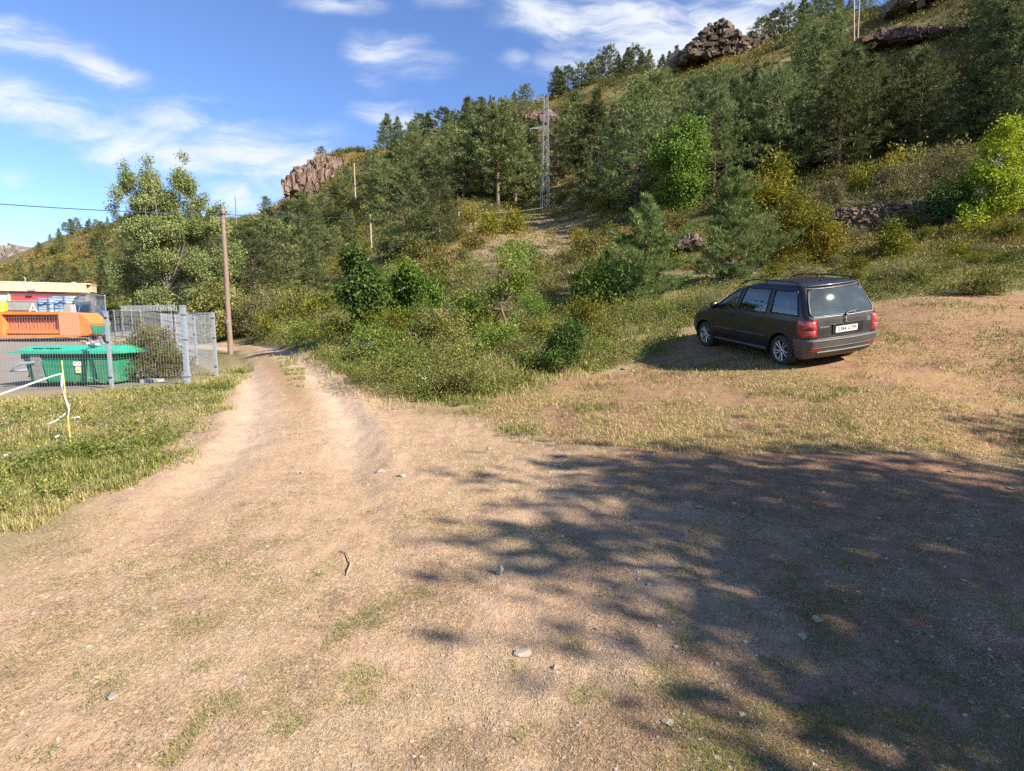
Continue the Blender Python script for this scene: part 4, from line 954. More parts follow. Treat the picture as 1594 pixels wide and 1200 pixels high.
def rock_geo(seed, sx, sy, sz, cells=60, grain=.3, tall=1.6, prof=None, tilt=.18, **_):
    """outcrop of jointed angular blocks heaped to an uneven profile"""
    rng = np.random.default_rng(seed); g = Geo()
    if cells < 12:
        p, f = chunk(rng, (0, 0, sz * .38), (sx * 1.1, sy * 1.1, sz * 1.3), rng.uniform(0, 3), 9 + cells); g.add(p, f, .6); return g
    P_ = prof or [.35, .75, .95, 1, .95, .75, .35]
    for q in range(cells * 2):
        x = rng.uniform(-.5, .5); y = rng.uniform(-.5, .5)
        env = float(np.interp(x, np.linspace(-.5, .5, len(P_)), P_)) * max(.25, 1 - (2 * y) ** 2 * .6)
        env *= .8 + .3 * float(vnoise(x * 9 + seed, y * 4, seed))
        h = sz * env; w = grain * min(sx, sz * 2.2) * rng.uniform(.35, 1.2) * 1.1
        hh = w * tall * rng.uniform(.6, 1.3); zc = h * rng.uniform(.05, 1.0) ** .8 - hh * .45
        g.add(block(rng, (x * sx, y * sy - sy * .12, zc), (w, w * rng.uniform(.7, 1.3), hh), (rng.normal() * tilt, rng.normal() * tilt, rng.normal() * .5)), cf, rng.random())
    for k in range(9):
        x = -.44 + .11 * k; e = float(np.interp(x, np.linspace(-.5, .5, len(P_)), P_)) * sz
        g.add(block(rng, (x * sx, .08 * sy, e * .3), (sx * .14, sy * .6, e * 1.12), (0, 0, rng.normal() * .2), .1), cf, rng.random())
    return g
cube = np.array([[x, y, z] for z in (-1, 1) for y in (-1, 1) for x in (-1, 1)], float)
cf = np.array([[0, 2, 3, 1], [4, 5, 7, 6], [0, 1, 5, 4], [2, 6, 7, 3], [0, 4, 6, 2], [1, 3, 7, 5]])
def outcrop(name, label, px, py, wpx, hpx, Y, mat, seed, deep=.6, rz=0, tufts=0, **k):
    s = Y / F; g = P(px, py, Y)
    o = rock_geo(seed, wpx * s, wpx * s * deep, hpx * s, **k).obj(name, M[mat], None, g); o.rotation_euler = (0, 0, rz)
    return tag(o, label, 'rock')
outcrop('rock_cliff', 'pink fissured cliff at the end of the ridge, under the lone pine', 514, 303, 106, 58, 165, 'pink_rock', 401, .7, .1, cells=1100, grain=.06, tall=2.3, prof=[.3, .62, .85, .95, 1, 1, .95, .85, .7])
outcrop('rock_cliff', 'low pink buttress at the foot of the cliff, nearest the sky', 478, 305, 30, 30, 166, 'pink_rock', 402, .9, 0, cells=220, grain=.13, tall=2.0)
outcrop('rock_outcrop', 'small split pink rock on the slope below the cliff', 526, 317, 34, 15, 140, 'pink_rock', 403, .8, 0, cells=16, amp=.25, nu=48, nv=28)
outcrop('rock_outcrop', 'large brown jagged outcrop breaking the skyline', 1118, 116, 134, 64, 146, 'brown_rock', 404, .7, 0, cells=1300, grain=.052, tall=.62, tilt=.06, prof=[.25, .6, .8, .95, 1, .95, .7, .75, .6, .3])
outcrop('rock_outcrop', 'brown shoulder of rock on the right flank of the large outcrop', 1192, 106, 72, 46, 144, 'brown_rock', 405, .8, .3, cells=420, grain=.085, tall=.65, tilt=.06)
outcrop('rock_outcrop', 'dark red ledge on the skyline above the pylon', 806, 192, 74, 20, 150, 'red_rock', 406, .5, -.1, cells=200, grain=.2, tall=.7)
outcrop('rock_outcrop', 'dark red rock behind the head of the pylon', 858, 196, 44, 20, 146, 'red_rock', 407, .6, 0, cells=120, grain=.24, tall=.7)
outcrop('rock_outcrop', 'long dark red ledge low on the scrub, high on the right', 1420, 74, 170, 26, 100, 'red_rock', 408, .3, -.12, cells=420, grain=.15, tall=.7, prof=[.3, .6, .9, 1, .9, 1, .8, .7, .5, .3])
outcrop('rock_outcrop', 'grey slanting slab at the top edge on the right', 1462, 12, 140, 34, 118, 'grey_rock', 409, .5, -.15, cells=420, grain=.1, tall=1.3)
outcrop('rock_outcrop', 'rounded grey rock dome at the far end of the distant hill', 26, 420, 62, 42, 300, 'grey_rock', 410, .8, 0, cells=260, grain=.12, tall=1.3, amp=.16, pw=.85)
outcrop('rock_outcrop', 'reddish broken bank between the two young pines', 1072, 386, 34, 24, 27, 'pink_rock', 411, .7, 0, cells=120, grain=.2, tall=.8)
for q, (px, py, w, h, Y) in enumerate([(640, 335, 16, 8, 100), (655, 322, 10, 8, 108), (737, 368, 16, 8, 54), (728, 378, 12, 6, 50), (812, 205, 12, 6, 140), (735, 222, 8, 5, 160), (1012, 150, 26, 8, 140), (990, 165, 18, 6, 135), (120, 385, 16, 5, 310), (96, 383, 22, 4, 310), (132, 392, 12, 4, 300), (70, 442, 14, 4, 210)]):
    outcrop('boulder', 'pale boulder showing through the hillside scrub', px, py + 2, w, h, Y, 'pink_rock', 420 + q, .8, q, cells=8, amp=.2, nu=22, nv=14)['group'] = 'boulders on the hillside'
# dry stone wall
rng = np.random.default_rng(430); g = Geo()
WP = [P(1296, 352, 28.6), P(1360, 352, 28.2), P(1430, 350, 27.6), P(1500, 346, 27.2), P(1560, 338, 27.2), P(1640, 336, 27.2)]
WP = np.array(WP); seg = np.linspace(0, len(WP) - 1, 130)
base = np.stack([np.interp(seg, np.arange(len(WP)), WP[:, k]) for k in range(3)], -1)
cube = np.array([[x, y, z] for z in (-1, 1) for y in (-1, 1) for x in (-1, 1)], float)
cf = np.array([[0, 2, 3, 1], [4, 5, 7, 6], [0, 1, 5, 4], [2, 6, 7, 3], [0, 4, 6, 2], [1, 3, 7, 5]])
for k, c in enumerate(base):
    zt_ = float(ground(c[0], c[1])); top = 1.25 - .45 * smooth(70, 120, k) + .25 * (fbm(k * .13, 3, 7, 3) - .5) * 2
    hgt_ = -.2
    while hgt_ < top:
        w = rng.uniform(.10, .30); hh = rng.uniform(.06, .15); dpt = rng.uniform(.25, .45)
        v = cube * np.array([w, dpt, hh]) * .5 * (1 + rng.normal(size=(8, 3)) * .14)
        a = rng.normal() * .25; ca, sa = math.cos(a), math.sin(a)
        v = np.stack([v[:, 0] * ca - v[:, 1] * sa, v[:, 0] * sa + v[:, 1] * ca, v[:, 2]], -1)
        g.add(v + np.array([c[0] + rng.normal() * .06, c[1] + rng.normal() * .07, zt_ + hgt_ + hh / 2]), cf, rng.random()); hgt_ += hh * .96
for k in range(420):                                                # tumbled stones along its foot
    c = base[rng.integers(len(base))]; w = rng.uniform(.08, .32)
    x_, y_ = c[0] + rng.normal() * .3, c[1] - abs(rng.normal()) * .7
    v = cube * w * .5 * np.array([1, .8, .5]) * (1 + rng.normal(size=(8, 3)) * .2)
    g.add(v + np.array([x_, y_, float(ground(x_, y_)) + w * .12]), cf, rng.random())
tag(g.obj('stone_wall', M['wall_stone']), 'half collapsed dry stone wall on the slope, below the wood', 'wall')
# loose stones and a stick on the clearing
def stone(px, py, wpx, hpx, label, mat='pale_stone', seed=1, group=None, deep=.8):
    q = G1(px, py); s = q[1] / F
    o = rock_geo(seed, wpx * s, wpx * s * deep, hpx * s, cells=9, amp=.16, nu=26, nv=16, pw=.85).obj('stone', M[mat], None, (q[0], q[1], q[2] - hpx * s * .08)); o.rotation_euler = (0, 0, seed)
    return tag(o, label, 'stone', group)
stone(777, 893, 20, 17, 'pale pointed stone standing up from the worn grass near the middle', seed=441)
stone(815, 1018, 34, 10, 'flat cracked grey stone flush with the grass below the pointed stone', 'pale_stone', 442)
stone(1272, 968, 16, 14, 'pale upright stone in the shade beside the dark grass', 'pale_stone', 443)
stone(1250, 994, 20, 8, 'flat pale stone lying in the shade just below the upright one', 'pale_stone', 444)
stone(1040, 1124, 20, 6, 'grey flat stone at the edge of the tree shade, near the bottom', 'pale_stone', 445)
stone(592, 735, 22, 5, 'flat whitish stone on the track, left of a smaller one', 'pale_stone', 446)
stone(625, 742, 16, 5, 'small whitish stone on the track beside the larger flat one', 'pale_stone', 447)
stone(471, 737, 9, 5, 'single white pebble on the left wheel line of the track', 'pale_stone', 448)
stone(863, 1040, 12, 8, 'little angular grey stone right of the cracked flat stone', 'pale_stone', 449)
stone(176, 1084, 26, 7, 'long pale stone set in the straw near the bottom left', 'pale_stone', 450)
stone(495, 895, 14, 3, 'bluish flat stone chip in the dirt left of the bent stick', 'grey_rock', 451)
stone(1090, 790, 18, 4, 'pale flat stone in the far part of the tree shade', 'pale_stone', 452)
for q, (px, py) in enumerate([(705, 693), (760, 700), (800, 676), (875, 836), (640, 820), (300, 955), (240, 948), (380, 955), (52, 955), (90, 1150), (150, 1055), (600, 1110), (930, 980), (1010, 910), (950, 1060), (1130, 960), (1430, 985), (1500, 905), (1380, 870), (1455, 940), (1330, 1080), (700, 1120), (905, 720), (1080, 690), (1570, 760), (1480, 735), (1400, 690), (970, 575), (985, 578), (1555, 640)]):
    stone(px, py, 7 + (q * 37 % 7), 3 + q % 3, 'small pale stone scattered loose on the clearing', 'pale_stone', 460 + q, 'loose stones on the clearing')
x, y, r, rng = polar(15000, 1.7, 13, -48, 48, 10, .2); ok = (soft_in(x, y, PB, .5, 1.0, 3) > .3) & (fbm(x * 1.3, y * 1.3, 171, 3) > .45); x, y, r = keep(ok, x, y, r)
g = Geo(); w = rng.uniform(.002, .006, len(x)) * (1 + 1.6 * rng.random(len(x)) ** 10) * (.7 + .2 * r); v = cube[None] * (w[:, None, None] * np.array([.6, .5, .3])) * (1 + rng.normal(size=(len(x), 8, 3)) * .25) + on(x, y, .001)[:, None]
g.add(v.reshape(-1, 3), (np.arange(len(x))[:, None, None] * 8 + cf[None]).reshape(-1, 4), np.repeat(rng.random(len(x)), 8))
tag(g.obj('grit', M['grit']), 'small stones and grit strewn over the dirt', None, None, 'stuff')
q = [G1(px, py) for px, py in [(531, 858), (541, 866), (546, 878), (543, 890), (540, 897)]]
M['stick'] = solid('bare stick', (.46, .33, .19), .8, var=.2, scale=30)
g = Geo().tube([p + np.array([0, 0, .012 + .008 * (i % 2)]) for i, p in enumerate(q)], [.003, .005, .006, .005, .004], 6)
tag(g.obj('bent_stick', M['stick']), 'bent pale stick lying on the dirt in the foreground', 'stick')

# f: scrub that covers the hillside
x, y, r, rng = polar(46000, 27, 340, -52, 52, 11, -.35)
cl = fbm(x / 7, y / 7, 181, 4); inb = np.array(inpoly(x, y, PY)) | inpoly(x, y, PB)
pxx, pyy = project(x, y, ground(x, y))
sl_ = soft_in(x, y, PS, 1.5, 3.0, 51)
ok = (~inb) & (cl > .36) & (rng.random(len(x)) > sl_ * .7) & (r > 24) & ((r > 33) | (x > 1)) & ~((x < -8) & (r < 60))
x, y, r, cl = keep(ok, x, y, r, cl); n = len(x); k = 34
size = np.minimum(.30 + .0085 * r, 2.0) * rng.uniform(.5, 1.4, n)
c0 = on(x, y, -.05); d = rdir(n * k, rng); d[:, 2] = abs(d[:, 2])
rad = rng.uniform(.5, 1, n * k) * np.repeat(size, k)
c = np.repeat(c0, k, 0) + d * rad[:, None] * np.array([1, 1, .75])
ld = unit(d * .6 + rng.normal(size=d.shape) * .6 + np.array([0, 0, .5]))
Lq = np.repeat(.035 + .0027 * r, k) * rng.uniform(.6, 1.3, n * k)
tone = np.clip(.5 + (fbm(x / 11, y / 11, 191, 3) - .5) * 2.4 + rng.normal(size=n) * .15 + .1 * smooth(95, 150, r), 0, 1)
g = Geo(); g.leaves(c, ld, unit(rng.normal(size=d.shape) + np.array([0, 0, .5])), Lq, Lq * .42, np.clip(np.repeat(tone, k) + rng.normal(size=n * k) * .1, 0, 1))
tag(g.obj('scrub', M['scrub']), 'ochre and olive scrub covering the hillside', None, None, 'stuff')
# ------------------------------------------------------------------ poles, cable, pylon
M['pole'] = solid('weathered pole wood', (.225, .15, .11), .85, var=.35, scale=14, bump=.5, dirt=(.16, .10, .07))
M['pole_grey'] = solid('grey pole wood', (.36, .30, .22), .85, var=.2, scale=10)
M['galv'] = solid('galvanised steel', (.33, .36, .40), .5, .35, var=.12, scale=20)
M['steel'] = solid('pylon steel', (.33, .325, .315), .6, .2, var=.1, scale=8)
M['wire'] = solid('fence wire', (.26, .275, .29), .55, .3, var=.08)
M['black'] = solid('black rubber', (.02, .02, .022), .6, var=.2)
M['cable'] = solid('cable', (.035, .045, .07), .5, var=.1)
def pole(label, b, t, Y, r0, r1, mat='pole', name='utility_pole', clamp=False):
    a = P(b[0], b[1], Y); c = P(t[0], t[1], Y + (b[1] - t[1]) * 0); a[2] = min(a[2], float(ground(a[0], a[1]))) - .2
    o = thing(name, label, 'pole', a); n = 9
    L = c - a; pts = [L * k / (n - 1) + np.array([.012 * math.sin(k * 1.7) * r0 * 20, 0, 0]) * .3 for k in range(n)]
    Geo().tube(pts, np.linspace(r0, r1, n), 12).obj('shaft', M[mat], o)
    if clamp:
        q = L * .945; Geo().box(q + np.array([0, -r1, 0]), (.09, .14, .10)).tube([q + np.array([0, 0, -.03]), q + np.array([0, 0, .03])], r1 * 1.25, 12).obj('cable_clamp', M['black'], o); q2 = L * .25; Geo().box(q2 + np.array([.01, -r0 * .93, 0]), (.11, .012, .16)).obj('number_tag', M['galv'], o); g = Geo(); [g.tube([L * t_ - [0, 0, .015], L * t_ + [0, 0, .015]], r1 * (1.32 - .22 * t_) * 1.02, 12) for t_ in (.9, .97)]; g.obj('steel_band', M['galv'], o)
    return a + L * .945, a, c
TOPC, _, _ = pole('leaning brown wooden pole beside the bend of the track, carrying the cable', (359, 551), (346, 320), 26, .125, .092, clamp=True)
_, _, topA = pole('thin grey pole standing in front of the pink cliff', (554, 322), (551, 254), 118, .16, .12, 'pole_grey')
_, _, _ = pole('short pinkish pole on the slope left of the big dark pine', (578, 368), (576, 334), 62, .10, .09, 'pole_grey')
pole('bare thin pole poking up behind the poplar', (368, 352), (366, 306), 88, .10, .07, 'pole')
pole('pale double pole at the top edge on the right, nearer one of the pair', (1331, 52), (1329, -30), 112, .17, .14, 'pole_grey')
pole('pale double pole at the top edge on the right, farther one of the pair', (1336, 50), (1339, -30), 113, .15, .12, 'pole_grey')
_, _, topB = pole('slim post at the bare slope that holds the far end of the cable', (714, 356), (714, 330), 66, .09, .08, 'pole_grey')
def wire(name, label, a, b_, sag, r, mat='cable'):
    t = np.linspace(0, 1, 40)[:, None]; p = np.array(a) * (1 - t) + np.array(b_) * t; p[:, 2] -= sag * 4 * t[:, 0] * (1 - t[:, 0])
    tag(Geo().tube(p, r, 6).obj(name, M[mat]), label, 'cable')
OFF = P(-140, 306, 16.5)
wire('overhead_cable', 'black overhead cable running in from the left to the wooden pole', OFF, TOPC + np.array([0, -.13, 0]), .12, .017)
wire('overhead_cable', 'thin cable running right from the wooden pole across the pines', TOPC + np.array([.1, .05, 0]), topB, .35, .016)
wire('overhead_cable', 'pale slack cable hanging over the bare slope to the pylon foot', topB, P(868, 318, 76), .5, .018, 'steel')
def lattice(label, b, t, Y):
    a = P(b[0], b[1], Y); H = (b[1] - t[1]) / F * Y; a[2] = float(ground(a[0], a[1])) - .1
    o = thing('lattice_pylon', label, 'pylon', a, .25)
    w = lambda h: .50 * (1 - h / H) + .27 * (h / H)
    for sx, sy in ((1, 1), (-1, 1), (-1, -1), (1, -1)):
        Geo().bar((sx * w(0), sy * w(0), 0), (sx * w(H), sy * w(H), H), .085).obj('leg', M['steel'], o)
    g = Geo(); n = 17
    for k in range(n):
        h0 = H * k / n; h1 = H * (k + 1) / n
        for s in range(4):
            c = [(1, 1), (-1, 1), (-1, -1), (1, -1)]; p, q = c[s], c[(s + 1) % 4]
            if k % 2: p, q = q, p
            g.bar((p[0] * w(h0), p[1] * w(h0), h0), (q[0] * w(h1), q[1] * w(h1), h1), .045)
        if k % 4 == 0:
            for s in range(4):
                p, q = c[s], c[(s + 1) % 4]; g.bar((p[0] * w(h0), p[1] * w(h0), h0), (q[0] * w(h0), q[1] * w(h0), h0), .05)
    g.obj('lattice_bracing', M['steel'], o)
    for h, sx, L in ((H * .965, -1, 1.35), (H * .845, 1, 1.45), (H * .72, -1, 1.75)):
        r = Geo()
        for sy in (1, -1):
            r.bar((0, sy * .3, h), (sx * (L + .4), 0, h - .12), .10); r.bar((0, sy * .3, h + .55 if sx < 0 and h > H * .9 else h + .4), (sx * (L + .4), 0, h - .1), .085)
        arm = r.obj('cross_arm', M['steel'], o)
        q = Geo()
        for z in (0, .1, .2): q.lathe([(0, z), (.09, z + .01), (.05, z + .07), (0, z + .08)], k=10, c=(sx * (L + .38), 0, h - .45))
        q.obj('insulator', M['galv'], arm)
lattice('grey steel lattice pylon with three short arms on the hillside', (848, 333), (849, 165), 75)

# ------------------------------------------------------------------ wire fence of the yard
def fence_post(p, h, w, label, group='posts of the yard fence', gate=False):
    o = thing('fence_post', label, 'fence post', (p[0], p[1], float(ground(p[0], p[1])) - .05), 0, group)
    g = Geo().box((0, 0, h / 2), (w, w, h))
    if gate:
        for z in np.arange(.15, h, .16): g.box((0, -w * .52, z), (w * .45, .012, .05))
        for z in (.3, h * .6, h - .2): g.box((w * .1, -.02, z), (w * 1.5, w * 1.15, .05))
    g.obj('post_tube', M['galv'], o)
    Geo().box((0, 0, h + .012), (w * 1.15, w * 1.15, .03)).obj('post_cap', M['galv'], o)
    for z in ((.35, h * .62, h - .15) if not gate else ()): Geo().box((0, -w * .6, z), (w * 1.25, .02, .04)).obj('wire_clip', M['black'], o)
    return np.array([p[0], p[1], float(ground(p[0], p[1]))])
def mesh_panel(a, b_, h, label, step=.075, hstep=.13, t=.0036, z0=.06):
    a = np.array(a); b_ = np.array(b_); L = np.linalg.norm((b_ - a)[:2]); n = max(2, int(L / step))
    g = Geo()
    for k in range(n + 1):
        p = a + (b_ - a) * k / n; g.bar(p + [0, 0, z0], p + [0, 0, h + .03], t)
    for z in np.arange(z0, h + .01, hstep):
        g.bar(a + [0, 0, z], b_ + [0, 0, z], t)
    for z in (.5, 1.05, 1.65):                                        # pressed stiffening folds
        dv = np.cross((b_ - a) / L, [0, 0, 1]) * .03
        g.bar(a + dv + [0, 0, z], b_ + dv + [0, 0, z], t * 1.2); g.bar(a + dv + [0, 0, z + .05], b_ + dv + [0, 0, z + .05], t * 1.2)
    return tag(g.obj('mesh_panel', M['wire']), label, 'fence panel')
FH = 2.12
p0 = P(-260, 604, 15.0); p1 = P(-60, 604, 15.0); p2 = P(174, 600, 15.0); p3 = P(292, 597, 15.1); p4 = P(337, 583, 17.4); p5 = P(306, 566, 21.8)
f1 = fence_post(p1, FH, .07, 'steel fence post of the yard front, off to the left of the green bin')
f2 = fence_post(p2, FH + .05, .075, 'steel fence post standing in front of the right end of the green bin')
f3 = fence_post(p3, FH + .12, .115, 'stout slotted gate post at the corner of the yard fence', gate=True)
f4 = fence_post(p4, FH - .05, .075, 'steel fence post nearest the track, right end of the fence')
f5 = fence_post(p5, FH - .05, .075, 'steel fence post just behind the stout gate post')
mesh_panel(f1, f2, FH - .1, 'welded wire fence panel in front of the green bin')
mesh_panel(f2, f3, FH - .1, 'welded wire fence panel in front of the weedy bush')
mesh_panel(f3, f4, FH - .1, 'welded wire fence panel running back from the gate post to the last post')
mesh_panel(f4, f5, FH - .1, 'welded wire fence panel turning back along the yard behind the gate post')
Geo_rail = Geo().bar(f4 + [0, 0, FH - .08], f5 + [0, 0, FH - .08], .05)
tag(Geo_rail.obj('fence_rail', M['galv']), 'galvanised top rail between the two rear posts by the track', 'fence rail')
prev = f5
for k, (px, py, Y) in enumerate([(276, 552, 28), (254, 545, 34), (222, 541, 38), (208, 540, 39.5), (193, 539, 41), (181, 538, 42), (150, 537, 44)]):
    q = P(px, py, Y); fq = fence_post(q, FH - .05, .07, 'thin post of the far side of the yard fence, behind the weedy bush', 'far posts of the yard fence')
    mesh_panel(prev, fq, FH - .1, 'far welded wire panel of the yard fence behind the weedy bush', .1, .2, .007)['group'] = 'far panels of the yard fence'
    prev = fq
# row of bent spikes on the far fence
a = P(190, 484, 43) ; c = P(275, 484, 36); g = Geo()
for k in range(40):
    t = k / 39; p = a * (1 - t) + c * t; g.bar(p, p + [.0, 0, .28], .035).bar(p + [0, 0, .28], p + [-.16, -.1, .40], .03)
g.bar(a, c, .05); tag(g.obj('spiked_rail', M['galv']), 'rail of bent steel spikes along the top of the far fence', 'fence rail')

# ------------------------------------------------------------------ the green bin
M['bin'] = solid('green bin plastic', (.012, .215, .10), .5, var=.2, scale=2.5, dirt=(.13, .19, .12), dirt_amt=.6)
M['bin_lid'] = solid('green bin lid', (.022, .36, .215), .4, var=.1, scale=3, dirt=(.12, .30, .2), dirt_amt=.3)
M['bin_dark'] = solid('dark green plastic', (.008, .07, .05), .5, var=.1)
M['grey_steel'] = solid('dull grey steel', (.27, .275, .27), .55, .3, var=.15, scale=8)
M['white_sticker'] = solid('white sticker', (.78, .76, .72), .5, var=.04)
M['cream_sticker'] = solid('cream sticker', (.72, .68, .42), .5, var=.06)
M['orange_print'] = solid('orange print', (.65, .30, .05), .5, var=.1)
BQ = P(110, 606, 15.9); bz = float(ground(BQ[0], BQ[1]))
bn = thing('waste_container', 'x', 'waste container', (BQ[0], BQ[1] + .55, bz), .06)
bn['label'] = 'large green plastic waste container with overhanging lid and white label, behind the wire fence'
bw, bh, bd = 2.72, 1.0, 1.15
rows = []
for z, sx, sy in ((.10, .90, .80), (.14, .92, .84), (.5, .95, .92), (.80, .985, .985), (.82, 1.0, 1.0), (bh, 1.0, 1.0)):
    pts = []
    for a_ in np.linspace(0, 2 * np.pi, 64, endpoint=False):
        c_, s_ = math.cos(a_), math.sin(a_); e = .16
        x_ = math.copysign(abs(c_) ** e, c_); y_ = math.copysign(abs(s_) ** e, s_)
        pts.append((x_ * bw / 2 * sx, y_ * bd / 2 * sy, z))
    rows.append(pts)
v = np.array(rows); i = np.arange(5)[:, None] * 64; j = np.arange(64)[None]
g = Geo().add(v, np.stack([i + j, i + (j + 1) % 64, i + 64 + (j + 1) % 64, i + 64 + j], -1).reshape(-1, 4), .5, 0, False)
g.add(v[0], [list(range(64))[::-1]], .5)
body = g.obj('body', M['bin'], bn)
def quadpanel(cx, z0, z1, w0, w1, mat, name, parent, t=.05, yoff=0):
    """raised panel on the bin's sloping front"""
    fy_ = lambda z: -bd / 2 * np.interp(z, [.1, .14, .5, .8, 1.0], [.80, .84, .92, .985, 1.0]) - yoff
    p = np.array([[cx - w0 / 2, fy_(z0), z0], [cx + w0 / 2, fy_(z0), z0], [cx + w1 / 2, fy_(z1), z1], [cx - w1 / 2, fy_(z1), z1]])
    q = p + np.array([0, -t, 0]); qc = q.mean(0); q = qc + (q - qc) * np.array([.96, 1, .95])
    return Geo().add(np.concatenate([p, q]), [[0, 1, 5, 4], [1, 2, 6, 5], [2, 3, 7, 6], [3, 0, 4, 7], [4, 5, 6, 7]]).obj(name, M[mat], parent)
quadpanel(-.10, .14, .78, 1.15, 1.34, 'bin', 'front_panel', bn)
quadpanel(.98, .12, .80, .44, .50, 'bin', 'front_panel', bn)
quadpanel(-.91, .10, .97, .30, .30, 'grey_steel', 'lifting_bracket', bn, .06)
quadpanel(.66, .12, .96, .10, .10, 'bin_dark', 'front_rib', bn, .03)
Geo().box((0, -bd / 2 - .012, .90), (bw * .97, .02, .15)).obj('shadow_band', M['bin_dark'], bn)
Geo().tube([(-.93, -bd / 2 - .04, .74), (-1.25, -bd / 2 - .14, .71), (-1.42, -bd / 2 - .2, .60), (-1.50, -bd / 2 - .2, .50), (-1.3, -bd / 2 - .16, .50), (-1.15, -bd / 2 - .06, .52)], .042, 10).obj('lifting_arm', M['galv'], bn)
Geo().bar((-1.05, -bd / 2, .55), (-1.2, -bd / 2 + .02, .28), .04).obj('brace', M['black'], bn)
g = Geo(); pr = [(-bd / 2 - .14, bh - .01), (-bd / 2 - .14, bh + .06), (-bd * .30, bh + .17), (bd * .25, bh + .21), (bd / 2 + .1, bh + .08), (bd / 2 + .1, bh)]
xs = np.linspace(-bw / 2 - .24, bw / 2 + .24, 41); vv_ = []
for k, x_ in enumerate(xs):
    e = smooth(0, .28, min(x_ - xs[0], xs[-1] - x_)); ribh = .016 * (k % 2)
    vv_.append([(x_, p_[0] * (1 if q_ in (0, 1, 4, 5) else 1), bh + (p_[1] - bh) * (.42 + .58 * e) + (ribh if 1 <= q_ <= 4 else 0)) for q_, p_ in enumerate(pr)])
vv_ = np.array(vv_); n = len(pr); i = np.arange(40)[:, None] * n; j = np.arange(n)[None]
g.add(vv_, np.stack([i + j, i + (j + 1) % n, i + n + (j + 1) % n, i + n + j], -1).reshape(-1, 4)); g.add(vv_[0], [list(range(n))]); g.add(vv_[-1], [list(range(n))[::-1]])
lid = g.obj('lid', M['bin_lid'], bn)
g = Geo()
for x_ in (-.85, -.45): g.lathe([(0, .035), (.25, .03), (.32, 0)], k=20, c=(x_, -.25, bh + .155))
g.obj('lid_hatch', M['bin_lid'], lid); Geo().box((.62, -.12, bh + .16), (.07, .9, .06), Euler((-.15, 0, 0)).to_matrix()).obj('lid_strap', M['bin_dark'], lid)
st_ = Geo().box((.27, -bd / 2 * .985 - .058, .69), (.22, .006, .12)).obj('label_plate', M['white_sticker'], bn)
Geo().box((.22, -bd / 2 * .985 - .063, .70), (.07, .004, .03)).box((.33, -bd / 2 * .985 - .063, .70), (.07, .004, .03)).obj('label_print', M['galv'], st_)
st2 = Geo().box((.28, -bd / 2 * .955 - .058, .51), (.15, .006, .19)).obj('warning_sticker', M['cream_sticker'], bn)
Geo().prism([(-.045, 0), (.045, 0), (0, .08)], 0, .004, ((.28, -bd / 2 * .955 - .063, .47), (1, 0, 0), (0, 0, 1), (0, -1, 0))).obj('warning_print', M['orange_print'], st2)
Geo().tube([(.05, -bd / 2 * .84, .10), (.15, -bd / 2 * .86, .2), (.3, -bd / 2 * .86, .24), (.62, -bd / 2 * .86, .24), (.78, -bd / 2 * .86, .13), (.95, -bd / 2 * .84, .10)], .02, 8).obj('step_bar', M['galv'], bn)
Geo().box((0, 0, .055), (bw * .8, bd * .7, .13)).obj('skid', M['black'], bn)
# kerb stones along the front of the yard and a slab
M['concrete'] = solid('concrete', (.36, .34, .31), .9, var=.2, scale=5, bump=.3, dirt=(.2, .18, .15))
M['wall_concrete'] = solid('stained concrete', (.33, .315, .29), .9, var=.25, scale=2, dirt=(.16, .15, .14))
q = P(236, 578, 16.4); tag(Geo().box((0, 0, .06), (.55, .3, .12)).obj('kerb_block', M['concrete'], None, gz(q[0], q[1], .02)), 'pale concrete block lying at the foot of the weedy bush', 'concrete block')
q = P(20, 686, 9.2); tag(rock_geo(470, .30, .26, .06, cells=10).obj('stone', M['grey_rock'], None, gz(q[0], q[1], .0)), 'rounded grey stone half buried in the verge grass', 'stone')

# ------------------------------------------------------------------ yellow stake and tapes
M['yellow'] = solid('yellow paint', (.60, .52, .14), .5, var=.08)
M['tape'] = solid('white plastic tape', (.80, .79, .76), .35, var=.04)
M['blue_tape'] = solid('blue plastic', (.015, .26, .66), .4, var=.1)
sb = G1(110, 688); stp = P(96, 561, sb[1] - .02)
M['yellow'].name = 'yellow paint'; sk = thing('marker_stake', 'thin yellow marker stake leaning in the verge in front of the green bin', 'stake', sb)
Geo().tube([np.zeros(3) - [0, 0, .1], stp - sb], .008, 8).obj('rod', M['yellow'], sk)
def tape(name, label, pts, w, mat='tape', cat='barrier tape', roll_=0.6):
    pts = np.array(pts); t = np.linspace(0, len(pts) - 1, 10 * len(pts)); p = np.stack([np.interp(t, np.arange(len(pts)), pts[:, k]) for k in range(3)], -1)
    for _ in range(3): p[1:-1] = (p[:-2] + 2 * p[1:-1] + p[2:]) / 4
    a = roll_ * np.sin(t * 1.7) + .3; tn = unit(np.gradient(p, axis=0)); up_ = np.array([0, 0, 1.0]); s1 = unit(np.cross(tn, up_) + 1e-6); s2 = np.cross(s1, tn)
    wv = (np.cos(a)[:, None] * s2 + np.sin(a)[:, None] * s1) * w / 2; nn = np.cross(tn, wv); nn = unit(nn) * .001
    v = np.stack([p - wv - nn, p + wv - nn, p + wv + nn, p - wv + nn], 1); n = len(p)
    i = np.arange(n - 1)[:, None] * 4; j = np.arange(4)[None]
    return tag(Geo().add(v, np.stack([i + j, i + (j + 1) % 4, i + 4 + (j + 1) % 4, i + 4 + j], -1).reshape(-1, 4), .5, 0, True).obj(name, M[mat]), label, cat)
YS = sb[1]
